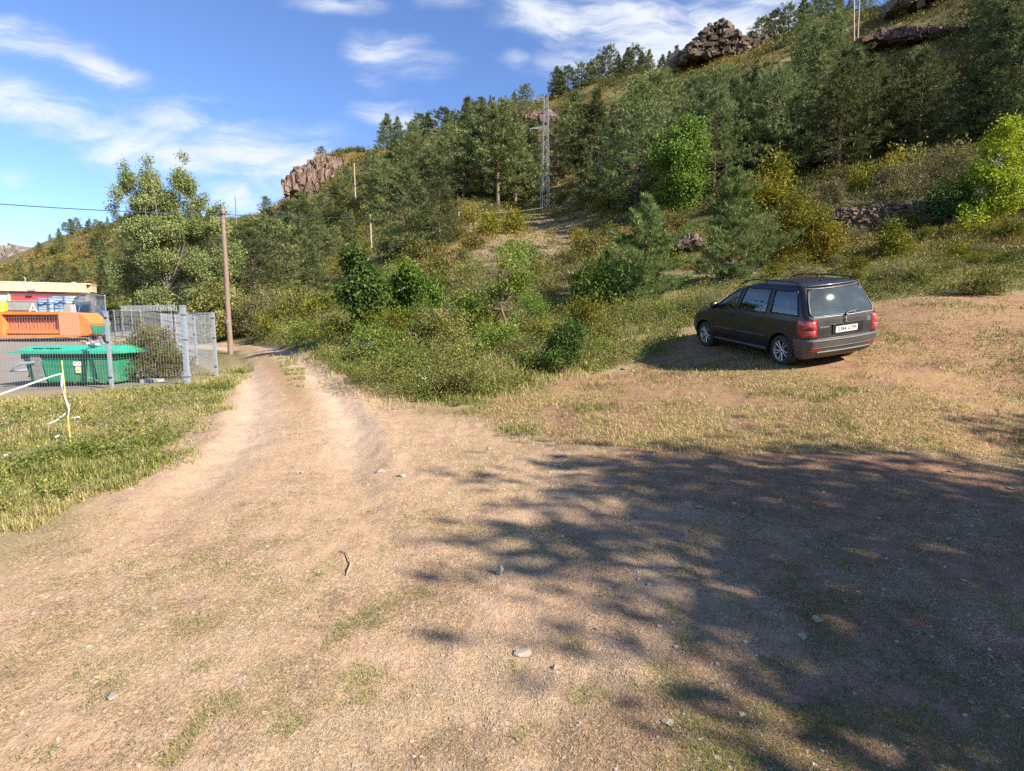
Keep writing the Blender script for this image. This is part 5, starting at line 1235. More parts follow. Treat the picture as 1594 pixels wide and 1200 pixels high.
tape('barrier_tape', 'white tape stretched from the yellow stake to the left edge', [P(97, 581, YS), P(82, 585, YS - .02), P(40, 600, YS - .1), P(0, 614, YS - .2), P(-90, 648, YS - .4)], .022, roll_=.4)
tape('barrier_tape', 'white tape end hanging twisted down the yellow stake', [P(97, 581, YS - .03), P(96, 600, YS - .05), P(100, 618, YS - .05), P(107, 633, YS - .05), P(106, 648, YS - .05)], .024)
q = [G1(*k) for k in ((103, 652), (92, 660), (75, 667), (56, 669))]
tape('barrier_tape', 'curled white tape strip lying in the grass left of the stake', [p + np.array([0, 0, .10 - .015 * i]) for i, p in enumerate(q)], .03, roll_=1.0)
q = [G1(*k) for k in ((92, 663), (108, 658), (125, 656))]
tape('barrier_tape', 'short white tape strip lying in the grass right of the stake', [p + np.array([0, 0, .08]) for p in q], .02, roll_=1.0)
for k, (px, py, lab) in enumerate([(168, 640, 'bit of white rubbish in the verge grass, right of the stake'), (92, 686, 'scrap of white paper in the verge grass below the stake'), (14, 716, 'scrap of white paper at the left edge of the verge')]):
    q = G1(px, py); tape('paper_scrap', lab, [q + np.array([-.05, 0, .05]), q + np.array([0, .03, .07]), q + np.array([.05, 0, .05])], .035, cat='litter', roll_=.4)
bs = G1(669, 575); bst = P(668, 552, bs[1]); bs[2] = bst[2] - .72
bk = thing('marker_stake', 'thin stake with a blue ring tied on top, in front of the large olive bush', 'stake', bs)
Geo().tube([(0, 0, -.1), bst - bs], .009, 8).obj('rod', M['pole_grey'], bk)
g = Geo(); an = np.linspace(0, 2 * np.pi, 17); g.tube(np.stack([.048 * np.cos(an), np.zeros(17) - .02, .048 * np.sin(an) + (bst - bs)[2] - .03], -1), .022, 8, caps=False); g.obj('blue_ring', M['blue_tape'], bk)
tape('barrier_tape', 'short blue tape tied to the stake with the blue ring', [P(667, 556, bs[1]), P(660, 553, bs[1] + .1), P(650, 551, bs[1] + .3), P(642, 550, bs[1] + .5)], .03, 'blue_tape')
tape('barrier_tape', 'faded blue tape sagging between grass stalks left of the stake', [P(538, 533, 15.6), P(552, 532, 15.4), P(566, 534, 15.2), P(582, 537, 15.0)], .016, 'blue_tape')

# ------------------------------------------------------------------ building and yard goods
M['render'] = solid('cream wall render', (.56, .43, .29), .85, var=.08, scale=1.5)
M['fascia'] = solid('peach fascia panels', (.62, .45, .27), .75, var=.07, scale=2)
M['door_red'] = solid('red door', (.56, .05, .065), .5, var=.06)
M['glass_dark'] = solid('dark glass', (.05, .06, .065), .12, var=.2)
M['frame_pale'] = solid('pale frame', (.55, .50, .42), .6, var=.05)
YB = 62; a = P(-60, 520, 57.5); c = P(139, 520, YB); ang = math.atan2(c[1] - a[1], c[0] - a[0])
bd_ = thing('building', 'long low cream building with a peach fascia and red roller door at the far left', 'building', (a[0], a[1], float(ground(a[0], a[1])) - 1.95), ang)
LB = float(np.hypot(*(c - a)[:2])); zr = 7.3
sB = YB / F; X = lambda px: (px + 60) * LB / 206.0
g = Geo()
zt0, zt1 = 6.45, 7.35
d0, d1 = X(21), X(111)
def wallbox(x0, x1, z0, z1, mat, name, y0=0, y1=.4): return Geo().box(((x0 + x1) / 2, (y0 + y1) / 2, (z0 + z1) / 2), (x1 - x0, y1 - y0, z1 - z0)).obj(name, M[mat], bd_)
wallbox(X(-60), X(-2), 0, zt0, 'render', 'front_wall'); wallbox(X(-2), X(17), 0, 4.0, 'render', 'front_wall'); wallbox(X(17), d0, 0, zt0, 'fascia', 'pier', -.08, .4)
wallbox(d1, LB, 0, zt0, 'render', 'front_wall')
gl = wallbox(X(-2), X(17), 4.0, zt0, 'glass_dark', 'window', .15, .3)
g = Geo(); [g.box((x_, .1, (4.0 + zt0) / 2), (.14, .12, zt0 - 4.0)) for x_ in np.linspace(X(-2), X(17), 7)]; g.box(((X(-2) + X(17)) / 2, .12, 4.06), (X(17) - X(-2), .16, .12)); g.obj('window_frame', M['frame_pale'], gl)
dr = wallbox(d0, d1, 0, zt0 - .45, 'door_red', 'roller_door', .12, .25)
g = Geo(); [g.box(((d0 + d1) / 2, .112, z), (d1 - d0, .03, .05)) for z in np.arange(.4, 5.4, .45)]; g.obj('door_ribs', M['door_red'], dr)
wallbox(d0, d1, zt0 - .45, zt0 - .22, 'frame_pale', 'door_head', .05, .3); wallbox(d0, d1, zt0 - .22, zt0, 'door_red', 'door_housing', .02, .3)
for px in (34, 51): wallbox(X(px) - .35, X(px) + .35, 3.55, 3.72, 'black', 'door_vent', .08, .14)
g = Geo(); n = 12
for k in range(n):
    x0, x1 = LB * k / n, LB * (k + 1) / n; g.box(((x0 + x1) / 2 + .2, -.25, (zt0 + zt1) / 2), (x1 - x0 - .03, .5, zt1 - zt0))
g.obj('fascia', M['fascia'], bd_)
wallbox(-.2, LB + .6, zt1, zt1 + .12, 'frame_pale', 'roof_edge', -.55, 2.0); wallbox(LB, LB + .35, 0, zt0 + .1, 'render', 'side_wall', .05, 2.0); wallbox(LB + .05, LB + .55, zt0 + .1, zt1, 'fascia', 'side_fascia', 0, 2.0)
wallbox(X(56), X(65), zt0 + .05, zt0 + .3, 'galv', 'lamp_box', -.85, -.5); g = Geo().bar((X(41), 1, zt1), (X(41), 1, zt1 + .7), .06).bar((X(41), 1, zt1 + .7), (X(38), 1, zt1 + .75), .06); g.obj('roof_vent', M['frame_pale'], bd_)
wallbox(LB - 1.5, LB - 1.2, zt1, zt1 + .35, 'frame_pale', 'roof_vent', 1, 1.3)
def ybox(px0, px1, y0, y1, Y, d, mat, name, label, cat, group=None):
    s = Y / F; p = P((px0 + px1) / 2, y1, Y); h = (y1 - y0) * s; w = (px1 - px0) * s
    o = thing(name, label, cat, (p[0], p[1], p[2]), 0, group); return o, w, h, d
# concrete retaining wall
o, w, h, d = ybox(-80, 62, 470, 520, 44, .4, 'wall_concrete', 'retaining_wall', 'stained grey concrete wall behind the orange hopper', 'wall')
Geo().box((0, d / 2, h / 2), (w, d, h)).obj('panel', M['wall_concrete'], o); Geo().box((0, d / 2, h + .04), (w, d + .08, .08)).obj('coping', M['concrete'], o)
# yellow drum
M['drum'] = solid('yellow drum', (.75, .60, .03), .45, var=.1)
p = P(3, 486, 40); o = thing('yellow_drum', 'yellow plastic drum at the left edge above the orange hopper', 'drum', p)
Geo().lathe([(0, 0), (.32, 0), (.34, .08), (.31, .12), (.34, .3), (.34, .6), (.31, .64), (.33, .72), (.27, .82), (0, .82)], k=24).obj('body', M['drum'], o); Geo().lathe([(0, .82), (.07, .82), (.07, .86), (0, .86)], k=12, c=(.12, 0, 0)).obj('bung', M['black'], o)
# long pile of brown planks and a white bracket in front of the wall
M['plank'] = solid('old planks', (.22, .11, .07), .85, var=.35, scale=12)
p = P(30, 486, 39); g = Geo(); rng = np.random.default_rng(5)
for k in range(14): g.box((rng.uniform(-.4, .4), rng.uniform(-.3, .3), .05 + .06 * (k // 3)), (1.7, .12, .05), Euler((0, 0, rng.normal() * .06)).to_matrix())
tag(g.obj('plank_pile', M['plank'], None, p - [0, 0, .15]), 'low pile of dark brown planks in front of the concrete wall', 'planks')
p = P(52, 487, 38); g = Geo(); g.bar((-.35, 0, 0), (0, 0, .75), .06).bar((.35, 0, 0), (0, 0, .75), .06).bar((-.4, 0, .1), (.4, 0, .1), .06).bar((-.2, 0, .3), (.2, 0, .3), .05)
tag(g.obj('steel_trestle', M['white_sticker'], None, p - [0, 0, .1]), 'white steel trestle between the planks and the strapped crates', 'trestle')
# strapped pale cages with blue bands
M['cage'] = solid('pale blue grey sheeting', (.42, .48, .53), .5, var=.18, scale=4)
M['strap'] = solid('blue strapping', (.05, .13, .34), .45, var=.15)
for k, (px0, px1, y0, y1, Y, lab) in enumerate([(58, 80, 464, 487, 41, 'pale grey crate with blue bands, left one of the strapped pair'), (79, 105, 461, 487, 41.4, 'pale grey crate with blue bands, middle one in front of the red door'), (104, 120, 464, 487, 42.5, 'pale grey crate with blue bands, right one beside the grey gate panels')]):
    o, w, h, d = ybox(px0, px1, y0, y1, Y, 1.0, None, 'strapped_crate', lab, 'crate')
    Geo().box((0, .5, h * .5), (w * .94, 1.0, h * .92), taper=.95).obj('body', M['cage'], o)
    g = Geo(); [g.box((0, .5, z), (w * .97, 1.03, .05)) for z in np.linspace(.1, h * .9, 6)]; g.obj('ribs', M['galv'], o)
    for x_ in (-w * .38, w * .34): Geo().box((x_, .5, h * .5), (.06, 1.05, h * 1.0)).obj('band', M['strap'], o)
    g = Geo().tube([(-w * .45, -.05, h * .62), (-w * .1, -.06, h * .55), (w * .2, -.06, h * .66), (w * .46, -.05, h * .58)], .05, 6); g.obj('rope', M['strap'], o)
# blue chairs / frames jumble below the crates
rng = np.random.default_rng(8)
for k, (px, Y) in enumerate([(82, 38.5), (97, 38.8), (114, 39)]):
    p = P(px, 487, Y); o = thing('blue_frame', ['blue tubular frame lying in front of the left crates', 'blue tubular frame leaning under the middle crate', 'blue tubular frame beside the pale block at the hopper end'][k], 'metal frame', p, rng.uniform(-.4, .4))
    Geo().tube([(-.45, 0, 0), (-.4, 0, .55), (.1, .1, .75), (.5, .1, .5), (.45, 0, 0)], .03, 6).obj('frame_tube', M['strap'], o); Geo().tube([(-.42, .0, .3), (.48, .05, .35)], .03, 6).tube([(-.2, .3, 0), (-.2, .3, .6), (.4, .3, .5)], .03, 6).obj('cross_tube', M['strap'], o)
p = P(104, 486, 38); tag(Geo().box((0, .3, .28), (.5, .5, .56), taper=.9).obj('pale_block', M['concrete'], None, p), 'pale stone block standing behind the orange hopper', 'block')
# grey gate leaves with vertical bars
M['gate_grey'] = solid('grey blue gate sheet', (.27, .32, .36), .55, .1, var=.15, scale=3)
p = P(118, 492, 42); q = P(166, 496, 38); L = float(np.hypot(*(q - p)[:2])); o = thing('bar_gate', 'grey steel bar gate with an arched top, right of the strapped crates', 'gate', (p[0], p[1], p[2] - .4), math.atan2(q[1] - p[1], q[0] - p[0]))
top = lambda u: 1.75 + .35 * math.sin(math.pi * min(1, u * 1.15)) * (1 - .5 * u)
g = Geo(); [g.bar((L * u, 0, 0), (L * u, 0, top(u)), .055) for u in np.linspace(0, 1, 26)]; g.obj('bars', M['gate_grey'], o)
g = Geo(); g.tube([(L * u, 0, top(u)) for u in np.linspace(0, 1, 14)], .05, 6); g.bar((0, 0, .25), (L, 0, .25), .07); g.obj('gate_frame', M['gate_grey'], o); Geo().box((L * .28, .06, .85), (L * .5, .03, 1.2)).obj('gate_sheet', M['gate_grey'], o)
# the orange demountable hopper
M['orange'] = solid('orange paint', (.66, .20, .035), .55, var=.12, scale=2, dirt=(.36, .17, .07), dirt_amt=.6)
M['orange_dull'] = solid('faded red orange', (.58, .155, .07), .5, var=.12, scale=3)
M['salmon'] = solid('faded salmon panel', (.66, .26, .13), .5, var=.06)
YO = 34; s = YO / F; p = P(-70, 527, YO); o = thing('spreader_hopper', 'long orange steel hopper with a pointed end, standing on blocks behind the green bin', 'hopper', (p[0], p[1], p[2]), -.02)
X = lambda px: (px + 70) * s; Zp = lambda py: (527 - py) * s; dp = 1.7
g = Geo()
def side(poly, y0, y1, mat, name, par=None): return Geo().prism(poly, 0, y1 - y0, ((0, y0, 0), (1, 0, 0), (0, 0, 1), (0, 1, 0)), 0).obj(name, M[mat], par or o)
side([(X(-70), Zp(522)), (X(97), Zp(521)), (X(97), Zp(488)), (X(-70), Zp(486))], .35, dp - .1, 'orange_dull', 'tank')
side([(X(96), Zp(521)), (X(127), Zp(521)), (X(126), Zp(487)), (X(96), Zp(488))], .0, dp, 'salmon', 'end_panel')
side([(X(127), Zp(521)), (X(139), Zp(518)), (X(147), Zp(503)), (X(143), Zp(500)), (X(127), Zp(488))], .05, dp - .05, 'orange', 'pointed_end')
side([(X(127), Zp(522)), (X(149), Zp(520)), (X(146), Zp(509)), (X(140), Zp(512)), (X(134), Zp(520))], -.05, .05, 'orange', 'end_flange')
side([(X(-70), Zp(490)), (X(97), Zp(490)), (X(97), Zp(486)), (X(-70), Zp(485))], -.06, dp + .06, 'orange', 'top_rail')
side([(X(10), Zp(519)), (X(96), Zp(519)), (X(96), Zp(513)), (X(10), Zp(513))], .1, .36, 'orange', 'lower_channel')
side([(X(-70), Zp(527)), (X(118), Zp(525)), (X(149), Zp(521)), (X(97), Zp(521)), (X(-70), Zp(522))], -.1, dp, 'orange', 'chassis_rail')
side([(X(0), Zp(522)), (X(9), Zp(522)), (X(8), Zp(489)), (X(0), Zp(488))], -.08, .34, 'orange', 'upright'); side([(X(-40), Zp(522)), (X(-31), Zp(522)), (X(-31), Zp(488)), (X(-40), Zp(488))], -.08, .34, 'orange', 'upright')
g = Geo(); [g.box((x_, .33, Zp(503)), (.05, .06, Zp(490) - Zp(513))) for x_ in np.linspace(X(14), X(94), 14)]; g.obj('ribs', M['orange_dull'], o)
g = Geo(); [g.box((x_, .31, Zp(495)), (.16, .05, .22)) for x_ in np.linspace(X(12), X(94), 15)]; g.obj('grille_openings', M['plank'], o)
g = Geo(); [g.box((X(px), .5, -.2), (.32, .9, .42)) for px in (105, 112, 120, 128, 136)]; g.obj('support_blocks', M['black'], o)
g = Geo(); [g.box((x_, .3, -.28), (.22, .5, .34)) for x_ in np.arange(X(-60), X(84), .36)]; g.obj('black_blocks', M['black'], o)  # row of black blocks under the chassis
# small jumble at the hopper's right end
p = P(155, 520, 33); o = thing('green_trolley', 'small green trolley with a grey handle at the pointed end of the hopper', 'trolley', p - [0, 0, .5], .2)
Geo().box((0, .3, .75), (.75, .5, .5), taper=1.1).obj('tub', M['bin'], o); Geo().tube([(-.3, 0, .5), (-.5, -.1, 1.3), (-.2, -.1, 1.5)], .03, 6).obj('handle', M['galv'], o)
for x_ in (-.3, .3): Geo().lathe([(0, -.05), (.2, -.05), (.2, .05), (0, .05)], 'y', 16, c=(x_, 0, .22)).obj('wheel', M['black'], o)
p = P(163, 505, 32); tag(Geo().tube([(0, 0, -.6), (.05, 0, .4), (-.1, .05, .75), (-.35, .1, .85)], .06, 8).tube([(.05, 0, .4), (.25, .1, .1)], .05, 8).obj('hydraulic_hose', M['strap'], None, p), 'dark blue bent hose standing up beside the fence post', 'hose')
for k, (px, Y, lab) in enumerate([(140, 31, 'rusty steel scrap under the pointed end of the hopper'), (152, 30, 'heap of grey scrap in front of the green trolley')]):
    p = P(px, 530, Y); g = Geo(); rng = np.random.default_rng(60 + k)
    for _ in range(10): g.box((rng.normal() * .3, rng.normal() * .2, rng.uniform(.03, .3)), rng.uniform(.08, .35, 3) * [1, .5, .5], Euler(rng.normal(size=3)).to_matrix())
    tag(g.obj('scrap_heap', M[['plank', 'galv'][k]], None, gz(p[0], p[1], 0)), lab, 'scrap')
# ------------------------------------------------------------------ the parked car
def carpaint(name, col, rough=.28, metal=.0, d0=.12, d1=.5):
    m, nt, out = nodes(name); b = NB(nt); p = b.n('BsdfPrincipled'); b.l(p.outputs[0], out.inputs[0]); c = b.objc()
    dust = b.mr(b.noise(c, 2.2, 6, .65), .35, .8, d0, d1)
    p.inputs['Specular IOR Level'].default_value = .35; p.inputs['Coat Weight'].default_value = .25; p.inputs['Coat Roughness'].default_value = .14; p.inputs['Metallic'].default_value = metal
    b.l(b.mix(dust, col, (.085, .075, .066)), p.inputs['Base Color']); b.l(b.mr(b.noise(c, 5, 5, .6), .3, .8, rough, rough + .2), p.inputs['Roughness'])
    return m
M['paint'] = carpaint('black car paint', (.010, .010, .012), .26, 0, .02, .16)
M['dusty'] = carpaint('dusty rear paint', (.022, .021, .021), .36, 0, .04, .24)
M['bumper'] = solid('dusty bumper plastic', (.07, .067, .065), .5, var=.2, scale=5, dirt=(.15, .135, .115), dirt_amt=.4)
M['trim'] = solid('black trim', (.012, .012, .013), .35, var=.1)
M['tyre'] = solid('tyre rubber', (.022, .021, .02), .85, var=.3, scale=20, dirt=(.16, .12, .09), dirt_amt=.4)
M['rim'] = solid('alloy rim', (.50, .50, .51), .35, .75, var=.1, scale=10, dirt=(.2, .17, .14), dirt_amt=.4)
M['lamp_red'] = solid('red lamp glass', (.30, .014, .018), .2, var=.12, scale=9, coat=.7)
M['lamp_pink'] = solid('pale lamp glass', (.45, .09, .085), .22, var=.1, scale=9, coat=.6)
M['plate'] = solid('number plate', (.62, .60, .54), .45, var=.05)
M['plate_ink'] = solid('plate lettering', (.02, .02, .025), .5)
M['chrome'] = solid('chrome', (.62, .63, .65), .16, 1.0, var=.05)
M['silver'] = solid('silver lettering', (.55, .55, .56), .35, .3, var=.05)
M['seat'] = solid('seat cloth', (.03, .03, .033), .9, var=.2)
M['seat_pale'] = solid('pale interior trim', (.30, .29, .27), .8, var=.1)
M['headlight'] = solid('headlamp glass', (.55, .57, .6), .1, .3, var=.05, coat=.8)
def glassmat(name, tint, refl, rough=.02, dustc=None, dust_amt=0):
    m, nt, out = nodes(name); b = NB(nt)
    t = b.n('BsdfTransparent'); t.inputs[0].default_value = (*tint, 1); gl = b.n('BsdfGlossy'); gl.inputs['Roughness'].default_value = rough
    fr = b.n('Fresnel'); fr.inputs[0].default_value = 1.5
    mx = b.n('MixShader'); b.l(b.math('ADD', b.math('MULTIPLY', fr.outputs[0], 1.0), refl, True), mx.inputs[0]); b.l(t.outputs[0], mx.inputs[1]); b.l(gl.outputs[0], mx.inputs[2])
    s_ = mx.outputs[0]
    if dustc:
        d = b.n('BsdfDiffuse'); d.inputs[0].default_value = (*dustc, 1); m3 = b.n('MixShader')
        b.l(b.mr(b.noise(b.objc(), 3.0, 6, .65), .3, .75, dust_amt * .6, dust_amt), m3.inputs[0]); b.l(s_, m3.inputs[1]); b.l(d.outputs[0], m3.inputs[2]); s_ = m3.outputs[0]
    b.l(s_, out.inputs[0]); return m
M['car_glass'] = glassmat('car glass', (.74, .83, .80), .07)
M['rear_glass'] = glassmat('dusty rear glass', (.30, .37, .35), .04, .035, (.23, .28, .26), .24)

car = thing('parked_car', 'dusty black family car with roof rails, parked on the dry grass bank, seen from behind', 'car')
car.matrix_world = Matrix(((rt2[0], fw[0], upc[0], CARO[0]), (rt2[1], fw[1], upc[1], CARO[1]), (rt2[2], fw[2], upc[2], CARO[2] - .02), (0, 0, 0, 1))) @ Matrix.Diagonal((1, .965, 1.05, 1))
#       z     rear    front   half  rr    rf   bow
LV = [(.20, -1.90, 1.95, .78, .10, .45, .05), (.27, -2.04, 2.10, .84, .14, .5, .06), (.36, -2.12, 2.18, .868, .16, .52, .07), (.46, -2.165, 2.215, .882, .17, .52, .07), (.555, -2.185, 2.22, .888, .17, .52, .07), (.585, -2.185, 2.22, .888, .17, .52, .07),
      (.605, -2.165, 2.215, .888, .17, .52, .07), (.62, -2.13, 2.21, .888, .17, .52, .06), (.70, -2.125, 2.17, .89, .17, .5, .06), (.78, -2.125, 2.08, .89, .17, .48, .06), (.86, -2.12, 1.93, .888, .17, .46, .06), (.94, -2.105, 1.68, .882, .17, .46, .06), (1.0, -2.09, 1.40, .873, .16, .45, .06), (1.04, -2.07, 1.20, .866, .16, .42, .07),
      (1.12, -2.03, 1.05, .850, .16, .40, .08), (1.22, -1.98, .87, .825, .16, .38, .09), (1.32, -1.925, .68, .800, .16, .36, .09), (1.42, -1.865, .46, .770, .16, .34, .09), (1.50, -1.81, .24, .742, .15, .32, .09), (1.55, -1.77, .05, .718, .15, .3, .09), (1.585, -1.72, -.12, .685, .16, .3, .08), (1.61, -1.60, -.34, .62, .18, .3, .06), (1.625, -1.35, -.55, .50, .2, .3, .03), (1.632, -1.1, -.7, .34, .2, .25, .0)]
LV = np.array(LV)
def lev(z): return [np.interp(z, LV[:, 0], LV[:, k]) for k in range(1, 7)]
def outline(z, n_end=26, n_c=8, n_side=86):
    yr, yf, w, rr_, rf, bow = lev(z); pts = []
    fb = .16
    for x in np.linspace(0, w - rr_, n_end // 2): pts.append((x, yr + bow * (x / w) ** 2))
    yc = yr + bow * ((w - rr_) / w) ** 2
    for a in np.linspace(0, np.pi / 2, n_c + 1)[1:]: pts.append((w - rr_ + rr_ * math.sin(a), yc + rr_ * (1 - math.cos(a))))
    y0 = yc + rr_; yfc = yf - fb * ((w - rf) / w) ** 2; y1 = yfc - rf
    for y in np.linspace(y0, y1, n_side)[1:]: pts.append((w, y))
    for a in np.linspace(0, np.pi / 2, n_c * 2 + 1)[1:]: pts.append((w - rf + rf * math.cos(a), y1 + rf * math.sin(a)))
    for x in np.linspace(w - rf, 0, n_end // 2)[1:]: pts.append((x, yf - fb * (x / w) ** 2))
    h = np.array(pts); return h
zs_ = np.unique(np.concatenate([np.linspace(.20, 1.04, 40), np.linspace(1.04, 1.55, 24), np.linspace(1.55, 1.632, 12), LV[:, 0]]))
half = np.array([outline(z) for z in zs_]); nh = half.shape[1]
ring = np.concatenate([half, half[:, -2:0:-1] * np.array([-1, 1])], 1); nr_ = ring.shape[1]
V3 = np.concatenate([ring, np.broadcast_to(zs_[:, None, None], (*ring.shape[:2], 1))], -1)
nz = len(zs_); i = np.arange(nz - 1)[:, None] * nr_; j = np.arange(nr_)[None]
FQ = np.stack([i + j, i + (j + 1) % nr_, i + nr_ + (j + 1) % nr_, i + nr_ + j], -1).reshape(-1, 4)
VV = V3.reshape(-1, 3); FC = VV[FQ].mean(1)
YW = 1.34; RT = .315; RA = .375
WHEEL = [(sx, sy * YW) for sx in (-1, 1) for sy in (-1, 1)]
# window areas
def side_x(y, z):
    h = outline(z); k = h[:, 1] > h[10, 1]; return np.interp(y, h[8:-8, 1], h[8:-8, 0])
def rear_y(x, z):
    h = outline(z)[:24]; return np.interp(abs(x), h[:, 0], h[:, 1])
SIDEW = {'front': (lambda z: np.interp(z, [1.03, 1.50], [.16, .02]), lambda z: np.interp(z, [1.03, 1.20, 1.50], [.92, .66, .17]), 1.03, 1.49),
         'rear': (lambda z: np.interp(z, [1.03, 1.50], [-.86, -.88]), lambda z: np.interp(z, [1.03, 1.5], [.06, -.09]), 1.035, 1.50),
         'quarter': (lambda z: np.interp(z, [1.03, 1.5], [-1.80, -1.62]), lambda z: np.interp(z, [1.03, 1.5], [-1.0, -1.0]), 1.05, 1.49)}
RW = (lambda z: np.interp(z, [1.03, 1.08, 1.3, 1.50], [.72, .765, .71, .62]), 1.035, 1.515)
FWN = (lambda z: np.interp(z, [1.07, 1.5], [.74, .60]), 1.08, 1.52)
sideface = abs(FC[:, 0]) > np.interp(FC[:, 2], LV[:, 0], LV[:, 3]) - .06
hole = np.zeros(len(FC), bool)
for nm, (ya, yb, z0, z1) in SIDEW.items():
    hole |= sideface & (FC[:, 2] > z0 + .012) & (FC[:, 2] < z1 - .012) & (FC[:, 1] > ya(FC[:, 2]) + .012) & (FC[:, 1] < yb(FC[:, 2]) - .012)
hole |= (FC[:, 1] < -1.6) & (FC[:, 2] > RW[1] + .015) & (FC[:, 2] < RW[2] - .015) & (abs(FC[:, 0]) < RW[0](FC[:, 2]) - .015)
hole |= (FC[:, 1] > .0) & (FC[:, 2] > FWN[1]) & (FC[:, 2] < FWN[2]) & (abs(FC[:, 0]) < FWN[0](FC[:, 2]))
arch = np.zeros(len(FC), bool)
for sx, wy in WHEEL:
    arch |= (np.sign(FC[:, 0]) == sx) & (abs(FC[:, 0]) > .6) & (np.hypot(FC[:, 1] - wy, FC[:, 2] - RT) < RA)
hole |= arch
# arch edge: slide the rim vertices onto the circle
used = np.zeros(len(VV), int); np.add.at(used, FQ[arch].ravel(), 1)
tot_ = np.zeros(len(VV), int); np.add.at(tot_, FQ.ravel(), 1)
bord = (used > 0) & (used < tot_)
for sx, wy in WHEEL:
    s_ = bord & (np.sign(VV[:, 0]) == sx) & (np.hypot(VV[:, 1] - wy, VV[:, 2] - RT) < RA + .12)
    d = np.stack([VV[s_, 1] - wy, VV[s_, 2] - RT], -1); d = d / np.linalg.norm(d, axis=1, keepdims=True) * RA
    VV[s_, 1] = wy + d[:, 0]; VV[s_, 2] = np.maximum(RT + d[:, 1], VV[s_, 2].min())
# share the shell out: doors, tailgate, bumpers, the rest
FY, FZ, FX = FC[:, 1], FC[:, 2], FC[:, 0]
is_side = sideface & (FY > -1.95) & (FY < 1.9)
fd = is_side & (FY > .10 - .0 * FZ) & (FY < np.interp(FZ, [.3, 1.03, 1.2, 1.5], [.98, .98, .72, .22])) & (FZ > .33) & (FZ < 1.54)
rd = is_side & (FY > np.where(np.hypot(FY + YW, FZ - RT) < RA + .06, 9, -.95)) & (FY <= .10) & (FZ > .33) & (FZ < 1.54)
tg = (FY < -1.55) & (~sideface) & (FZ > .615) & (FZ < 1.575) & (abs(FX) < np.interp(FZ, [.62, .98, 1.0, 1.5], [.66, .66, .81, .70]))
rb = (FY < -1.72) & (FZ <= .615)
fb_ = (FY > 1.72) & (FZ < .62)
rest_ = ~(fd | rd | tg | rb | fb_)
def shell(sel, name, mat, parent=car):
    sel = sel & ~hole; f = FQ[sel]; u, inv = np.unique(f, return_inverse=True)
    return Geo().add(VV[u], inv.reshape(-1, 4), .5, 0, True).obj(name, M[mat], parent)
bodyo = shell(rest_, 'body', 'paint')
g = Geo(); top = VV[(nz - 1) * nr_:nz * nr_]; g.add(top, [list(range(nr_))], .5, 0, True); g.obj('roof', M['paint'], car)
g = Geo(); bot = VV[:nr_] + [0, 0, .005]; g.add(bot, [list(range(nr_))[::-1]]); g.obj('floor_pan', M['trim'], car)
DOOR = {}
for sx in (-1, 1):
    DOOR['f', sx] = shell(fd & (np.sign(FX) == sx), 'front_door', 'paint'); DOOR['r', sx] = shell(rd & (np.sign(FX) == sx), 'rear_door', 'paint')
tail = shell(tg, 'tailgate', 'dusty'); rbo = shell(rb, 'rear_bumper', 'bumper'); fbo = shell(fb_, 'front_bumper', 'bumper')
# glazing
def side_glass(nm, sx, parent, name='window'):
    ya, yb, z0, z1 = SIDEW[nm]; Z = np.linspace(z0, z1, 9); pts = []
    for z in Z:
        ys = np.linspace(ya(z), yb(z), 12); pts.append([(sx * (side_x(y, z) - .006), y, z) for y in ys])
    v = np.array(pts); i = np.arange(8)[:, None] * 12; j = np.arange(11)[None]; f = np.stack([i + j, i + j + 1, i + 12 + j + 1, i + 12 + j], -1).reshape(-1, 4)
    w = Geo().add(v, f if sx > 0 else f[:, ::-1], .5, 0, True).obj(name, M['car_glass'], parent)
    loop = [(z0, t, 'b') for t in np.linspace(0, 1, 10)] + [(z, 1, 's') for z in np.linspace(z0, z1, 8)] + [(z1, t, 't') for t in np.linspace(1, 0, 10)] + [(z, 0, 's') for z in np.linspace(z1, z0, 8)]
    lp = np.array([(sx * (side_x(ya(z) + (yb(z) - ya(z)) * t, z) + .002), ya(z) + (yb(z) - ya(z)) * t, z) for z, t, _ in loop])
    Geo().tube(lp, .017, 5, caps=False).obj('window_seal', M['trim'], w)
